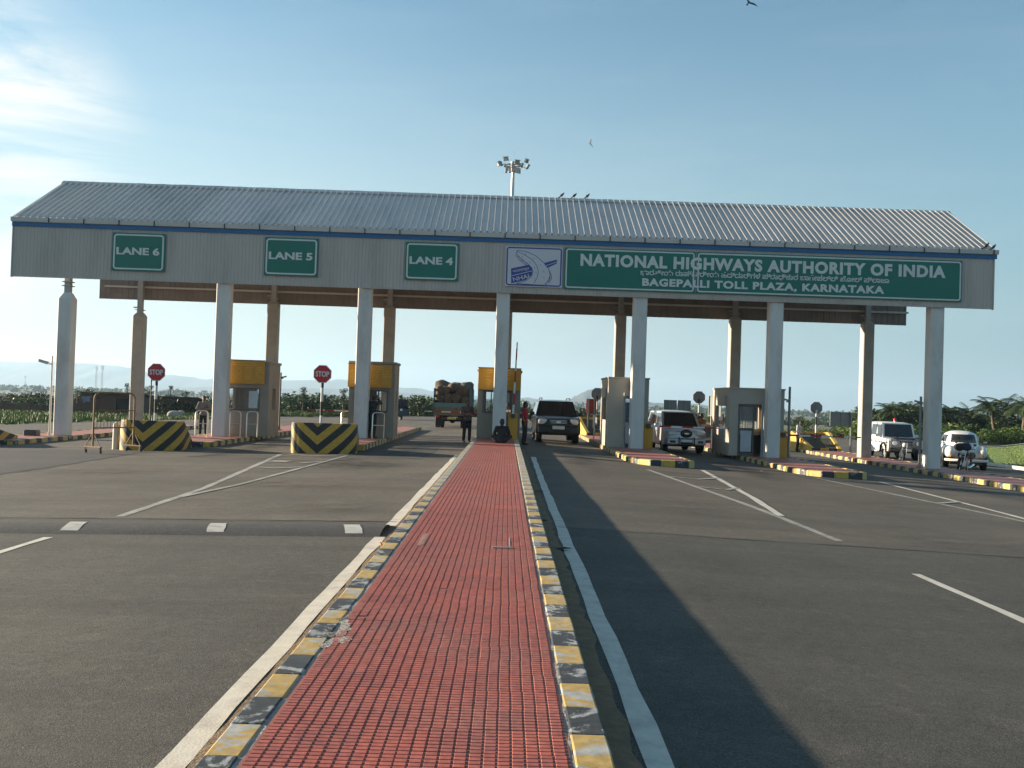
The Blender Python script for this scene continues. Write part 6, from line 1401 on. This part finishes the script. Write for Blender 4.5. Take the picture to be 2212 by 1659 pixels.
grass('grass', (-75, -20, 46, 84), 14000, .08, .38, LG, 'green grass and weeds growing on the verge beyond the left lanes', w=.07)
grass('weeds', (-26, 24, 74, 110), 6000, .2, .6, LG, 'green weeds at the end of the paved plaza', zfn=lambda x, y: tz(x, y)-.07 if (x < -(20-.08*(y-72)*1.5)-.5 or (x > 14 and y > 86)) else None, w=.06)
# grass banks as ground sheets
gb = mat('grass_ground', (.075,.105,.025), .95, var=.35, vs=.9, bump=.8, bs=10, dirt=(.13,.11,.055), dirt_amt=.7, ds=.35)
b = MB(); xs = [-90, -70, -50, -38, -30, -27.4]; ys = [40, 50, 60, 70, 80, 90]; vs = [(x+(0 if x > -28 else 0)+(max(0, y-58)*.42 if x > -31 else 0), y, tz(x, y)-.03) for y in ys for x in xs]
b.add(vs, [(j*6+i, j*6+i+1, (j+1)*6+i+1, (j+1)*6+i) for j in range(5) for i in range(5)]); tag(b.build('grass_verge', gb), kind='structure')
lawnm = mat('lawn_turf', (.10,.16,.022), .9, var=.18, vs=1.2, bump=.5, bs=22, dirt=(.14,.16,.03), dirt_amt=.5, ds=.5)
def lawn_x(y): return 24.3+.47*max(0, y-49)
def lawn_z(x, y): return gz(24)+1.3*ss(0, 11, (x-lawn_x(y)))*ss(43, 60, y)
b = MB(); nx, ny = 14, 14; vs = []
for j in range(ny):
    for i in range(nx):
        y = 36+38*j/(ny-1); x = lawn_x(y)+30*(i/(nx-1)); vs.append((x, y, lawn_z(x, y)))
b.add(vs, [(j*nx+i, j*nx+i+1, (j+1)*nx+i+1, (j+1)*nx+i) for j in range(ny-1) for i in range(nx-1)]); tag(b.build('lawn', lawnm, smooth=60), kind='structure')
b = MB(); vs = []; yk = [20, 30, 40, 46, 49, 51, 54, 60, 67, 74]
for y in yk: x = lawn_x(y); vs += [(x-.24, y, -1.1), (x-.24, y, gz(24)+.15), (x, y, gz(24)+.15), (x, y, -1.1)]
b.add(vs, [(4*i+j, 4*i+4+j, 4*i+5+j, 4*i+1+j) for i in range(len(yk)-1) for j in range(3)]); o = b.build('kerb', mat('white_kerb', (.62,.58,.5), .8, var=.15, vs=2, dirt=(.3,.26,.2), dirt_amt=.5), None, bevel=.02); tag(o, kind='structure')
grass('lawn_grass', (24.5, 56, 37, 73), 9000, .03, .08, LY, 'short mown grass of the sunlit lawn bank on the right', zfn=lambda x, y: lawn_z(x, y) if x > lawn_x(y) else None, w=.03)
b = MB(); vs = []
for i in range(30):
    x = lawn_x(74)+30*i/29; z = lawn_z(x, 74); vs += [(x, 74, z-.6), (x, 74, z+.1), (x, 74.2, z+.1), (x, 74.2, z-.6)]
b.add(vs, [(4*i+j, 4*i+4+j, 4*i+5+j, 4*i+1+j) for i in range(29) for j in range(3)]); o = b.build('low_wall', Mt['cream_wall']); tag(o, 'low pale edging wall along the top of the lawn bank', 'wall')

# ------------------------------------------------------------------ shacks, houses, towers
BRK = mat('brick_wall', (.11,.06,.042), .9, var=.3, vs=5, bump=.6, dirt=(.13,.09,.065), dirt_amt=.6); TIN = mat('tin_sheet', (.16,.15,.15), .6, var=.3, vs=2, dirt=(.14,.08,.05), dirt_amt=.6)
def shack(px, Y, py_base, w, d, h, label, sign=None, wall=BRK):
    p = at(px, py_base, Y); g = tz(p.x, Y)-.1; t = thing('shack', label, 'shack', (p.x, Y, g), R(random.uniform(-8, 8)), 'roadside shacks beyond the left lanes')
    b = MB(); b.box(-w/2, w/2, 0, .12, 0, h) if False else None
    b.box(-w/2, -w*.12, 0, .12, 0, h); b.box(w*.2, w/2, 0, .12, 0, h); b.box(-w*.12, w*.2, 0, .12, h*.82, h); b.box(-w/2, w/2, d-.12, d, 0, h*.9); b.box(-w/2, -w/2+.12, .12, d-.12, 0, h*.9); b.box(w/2-.12, w/2, .12, d-.12, 0, h*.9); b.build('wall', wall, t)
    b = MB(); b.add([(-w/2-.3, -.5, h+.12), (w/2+.3, -.5, h+.12), (w/2+.3, d+.3, h*.9+.02), (-w/2-.3, d+.3, h*.9+.02), (-w/2-.3, -.5, h+.06), (w/2+.3, -.5, h+.06), (w/2+.3, d+.3, h*.9-.04), (-w/2-.3, d+.3, h*.9-.04)], [(0,1,2,3), (7,6,5,4), (0,4,5,1), (1,5,6,2), (2,6,7,3), (3,7,4,0)]); b.build('roof', TIN, t)
    b = MB(); b.box(-w*.1, w*.18, .05, .1, 0, h*.8); b.build('door', Mt['black'], t)
    if sign: b = MB(); b.box(-w*.48, -w*.15, -.05, -.003, h*.5, h*.85); b.build('panel', sign, t)
    for sx in (-1, 1): b = MB(); b.tube([(sx*(w/2+.15), -.4, 0), (sx*(w/2+.15), -.4, h+.05)], .04, 6); b.build('post', BK, t)
    return t
BLU = mat('pale_blue_board', (.16,.24,.36), .6, var=.15)
shack(204, 82, 893, 2.4, 2, 1.75, 'brown brick shack left of the barricade with a pale blue board', BLU); shack(262, 80, 893, 3.6, 2.2, 1.75, 'dark fronted shack seen through the wheeled barricade', None); shack(378, 88, 890, 3.6, 2, 1.55, 'low dark shack between the left stop sign and the guard', None)
for i, (px, Y, w, h, lab) in enumerate([(30, 80, 3.4, .9, 'ruined brick wall at the far left edge in the scrub'), (80, 78, 2.6, .75, 'broken brick wall left of the camera pole'), (165, 80, 3.4, 1.3, 'reddish brick wall right of the leftmost column')]):
    p = at(px, 890, Y); b = MB(); x = -w/2
    while x < w/2: hh = h*random.uniform(.6, 1.05); b.box(x, x+.34, 0, .3, -.4, hh); x += .345
    o = b.build('brick_wall', BRK); o.location = (p.x, Y, tz(p.x, Y)-.07); tag(o, lab, 'wall')
b = MB(); b.ell((0, 0, .25), (.6, .35, .35), 12, 8, e=.8); b.ell((.5, 0, .45), (.3, .25, .2), 10, 6); p = at(378, 880, 74); rk = remeshed(b, 'boulder', mat('pale_boulder', (.36,.33,.28), .9, var=.3, vs=3, bump=.6), None, .07, 2); rk.location = (p.x, 74, tz(p.x, 74)-.05); tag(rk, 'pale boulder lying in the grass below the low dark shack', 'boulder')
HW = mat('far_house_wall', (.62,.52,.42), .8, var=.1)
def house(px, py, Y, w, d, h, label, gable=False):
    p = at(px, py, Y); g = tz(p.x, Y)-.3; H = p.z-g; t = thing('house', label, 'house', (p.x, Y, g), R(-12), 'pale houses in the trees beyond')
    b = MB(); b.box(-w/2, w/2, 0, d, 0, H-(.8 if gable else .0)); b.build('wall', HW, t)
    if gable: b = MB(); b.prism([(-.3, H-.8), (d/2, H+.1), (d+.3, H-.8)], -w/2-.3, w/2+.3, 'x'); b.build('roof', mat('orange_roof', (.42,.22,.11), .8, var=.2), t)
    else: b = MB(); b.box(-w/2-.2, w/2+.2, -.2, d+.2, H, H+.2); b.box(-w/2, w/2, 0, .15, H+.2, H+.7); b.build('roof', HW, t)
    for k in (-.3, 0, .3): b = MB(); b.box(k*w-.5, k*w+.5, -.06, -.003, H-2.4, H-1.2); b.build('window', Mt['glass'], t)
    return t
house(640, 868, 210, 4.6, 4, 5, 'low cream house with flat roof left of the middle stop sign'); house(652, 866, 225, 3, 4, 5, 'small cream house block just left of the middle stop sign pole'); house(689, 869, 200, 2.0, 4, 5, 'cream house with orange roof touching the middle stop sign pole', True)
def tower(px, top, Y, w, label):
    w *= .45; p = at(px, top, Y); g = tz(p.x, Y)-1; H = p.z-g; t = thing('lattice_tower', label, 'tower', (p.x, Y, g), R(20), 'telecom towers on the horizon'); b = MB(); k = 12
    cn = lambda z: [Vector((sx*w*(1-.75*z/H), sy*w*(1-.75*z/H), z)) for sx, sy in ((-1, -1), (1, -1), (1, 1), (-1, 1))]
    for i in range(k):
        A, B_ = cn(H*i/k), cn(H*(i+1)/k)
        for j in range(4): b.tube([A[j], B_[j]], .16, 4); b.tube([A[j], B_[(j+1) % 4]], .08, 4); b.tube([B_[j], B_[(j+1) % 4]], .08, 4)
    b.build('lattice', Mt['steel'], t)
    for z, q_ in ((.86, -.9), (.93, -.9), (.84, .8), (.91, .8)): b = MB(); b.tube([(w*q_, -w*.6, H*z), (w*q_, -w*.6, H*z+2)], .45, 8); b.build('antenna', Mt['white'], t)
    return t
tower(209, 790, 1250, 3.2, 'telecom tower, left one of the close pair right of the leftmost column'); tower(221.5, 789, 1150, 3.4, 'telecom tower, right one of the close pair right of the leftmost column'); tower(55, 812, 2000, 3.6, 'faint telecom tower near the left edge on the horizon')

# ------------------------------------------------------------------ hills
HM = mat('hill_scrub', (.035,.045,.04), .95, var=.3, vs=.004, dirt=(.09,.08,.06), dirt_amt=.5, ds=.006)
def ridge(pts, Y, depth, label, rough=1.0, seed=1, name='hill'):
    rnd = random.Random(seed); P = [at(px, py, Y) for px, py in pts]; xs = []; zs = []
    for i in range(len(P)-1):
        k = max(3, int((P[i+1].x-P[i].x)/(Y*.006)))
        for j in range(k): t_ = j/k; xs.append(lerp(P[i].x, P[i+1].x, t_)); zs.append(lerp(P[i].z, P[i+1].z, t_)+rnd.gauss(0, rough))
    xs.append(P[-1].x); zs.append(P[-1].z); nr = 13; vs = []
    off = [0]*len(xs)
    for r in range(nr):
        f = -1+2*r/(nr-1); kk = math.cos(f*PI/2)**1.3
        for i, x in enumerate(xs):
            off[i] = off[i]*.6+rnd.gauss(0, rough*2.2)*(1-abs(kk-.5)); g = -7
            vs.append((x, Y+f*depth, g+max(0, (zs[i]-g))*kk+(off[i]*min(1, max(0, zs[i]-g)/40) if abs(f) > .05 else 0)*(1 if 0 < r < nr-1 else 0)))
    n = len(xs); b = MB(); b.add(vs, [(r*n+i, r*n+i+1, (r+1)*n+i+1, (r+1)*n+i) for r in range(nr-1) for i in range(n-1)])
    o = b.build(name, HM, smooth=70); return tag(o, kind='structure')
ridge([(-500, 812), (-250, 800), (-100, 778), (0, 787), (40, 783), (125, 781), (160, 785), (225, 788), (283, 795), (310, 808), (391, 812), (446, 822), (520, 818), (611, 821), (690, 822), (751, 821), (800, 828), (857, 836), (900, 838), (937, 845), (1017, 853), (1100, 872), (1140, 885)], 6200, 900, '', 2.5, 3)
ridge([(-400, 838), (-100, 832), (60, 838), (150, 846), (260, 842), (420, 838), (560, 835), (640, 842), (760, 838), (880, 848), (960, 858), (1040, 866), (1140, 857), (1185, 868), (1290, 872), (1380, 884), (1460, 882), (1520, 880), (1600, 888), (1700, 893), (1760, 900)], 4300, 500, '', 1.6, 5)
ridge([(1160, 876), (1202, 870), (1218, 867), (1234, 861), (1250, 853), (1266, 845), (1277, 841), (1287, 839), (1300, 842), (1325, 850), (1360, 862), (1405, 870), (1450, 872), (1500, 874), (1560, 880), (1640, 890), (1720, 896)], 3300, 420, '', 1.2, 8)

# ------------------------------------------------------------------ haze
hm = bpy.data.materials.new('haze_air'); hm.use_nodes = True; t_ = hm.node_tree; t_.nodes.clear(); ho = t_.nodes.new('ShaderNodeOutputMaterial'); pv = t_.nodes.new('ShaderNodeVolumePrincipled')
pv.inputs['Color'].default_value = (.55, .78, 1.0, 1); pv.inputs['Density'].default_value = .00017; pv.inputs['Anisotropy'].default_value = .3
t_.links.new(pv.outputs[0], ho.inputs['Volume'])
b = MB(); b.box(-7300, 7300, -80, 9200, -13, 240); hz_ = b.build('haze', hm); tag(hz_, 'thin pale haze filling the air out to the hills', 'haze', kind='stuff')
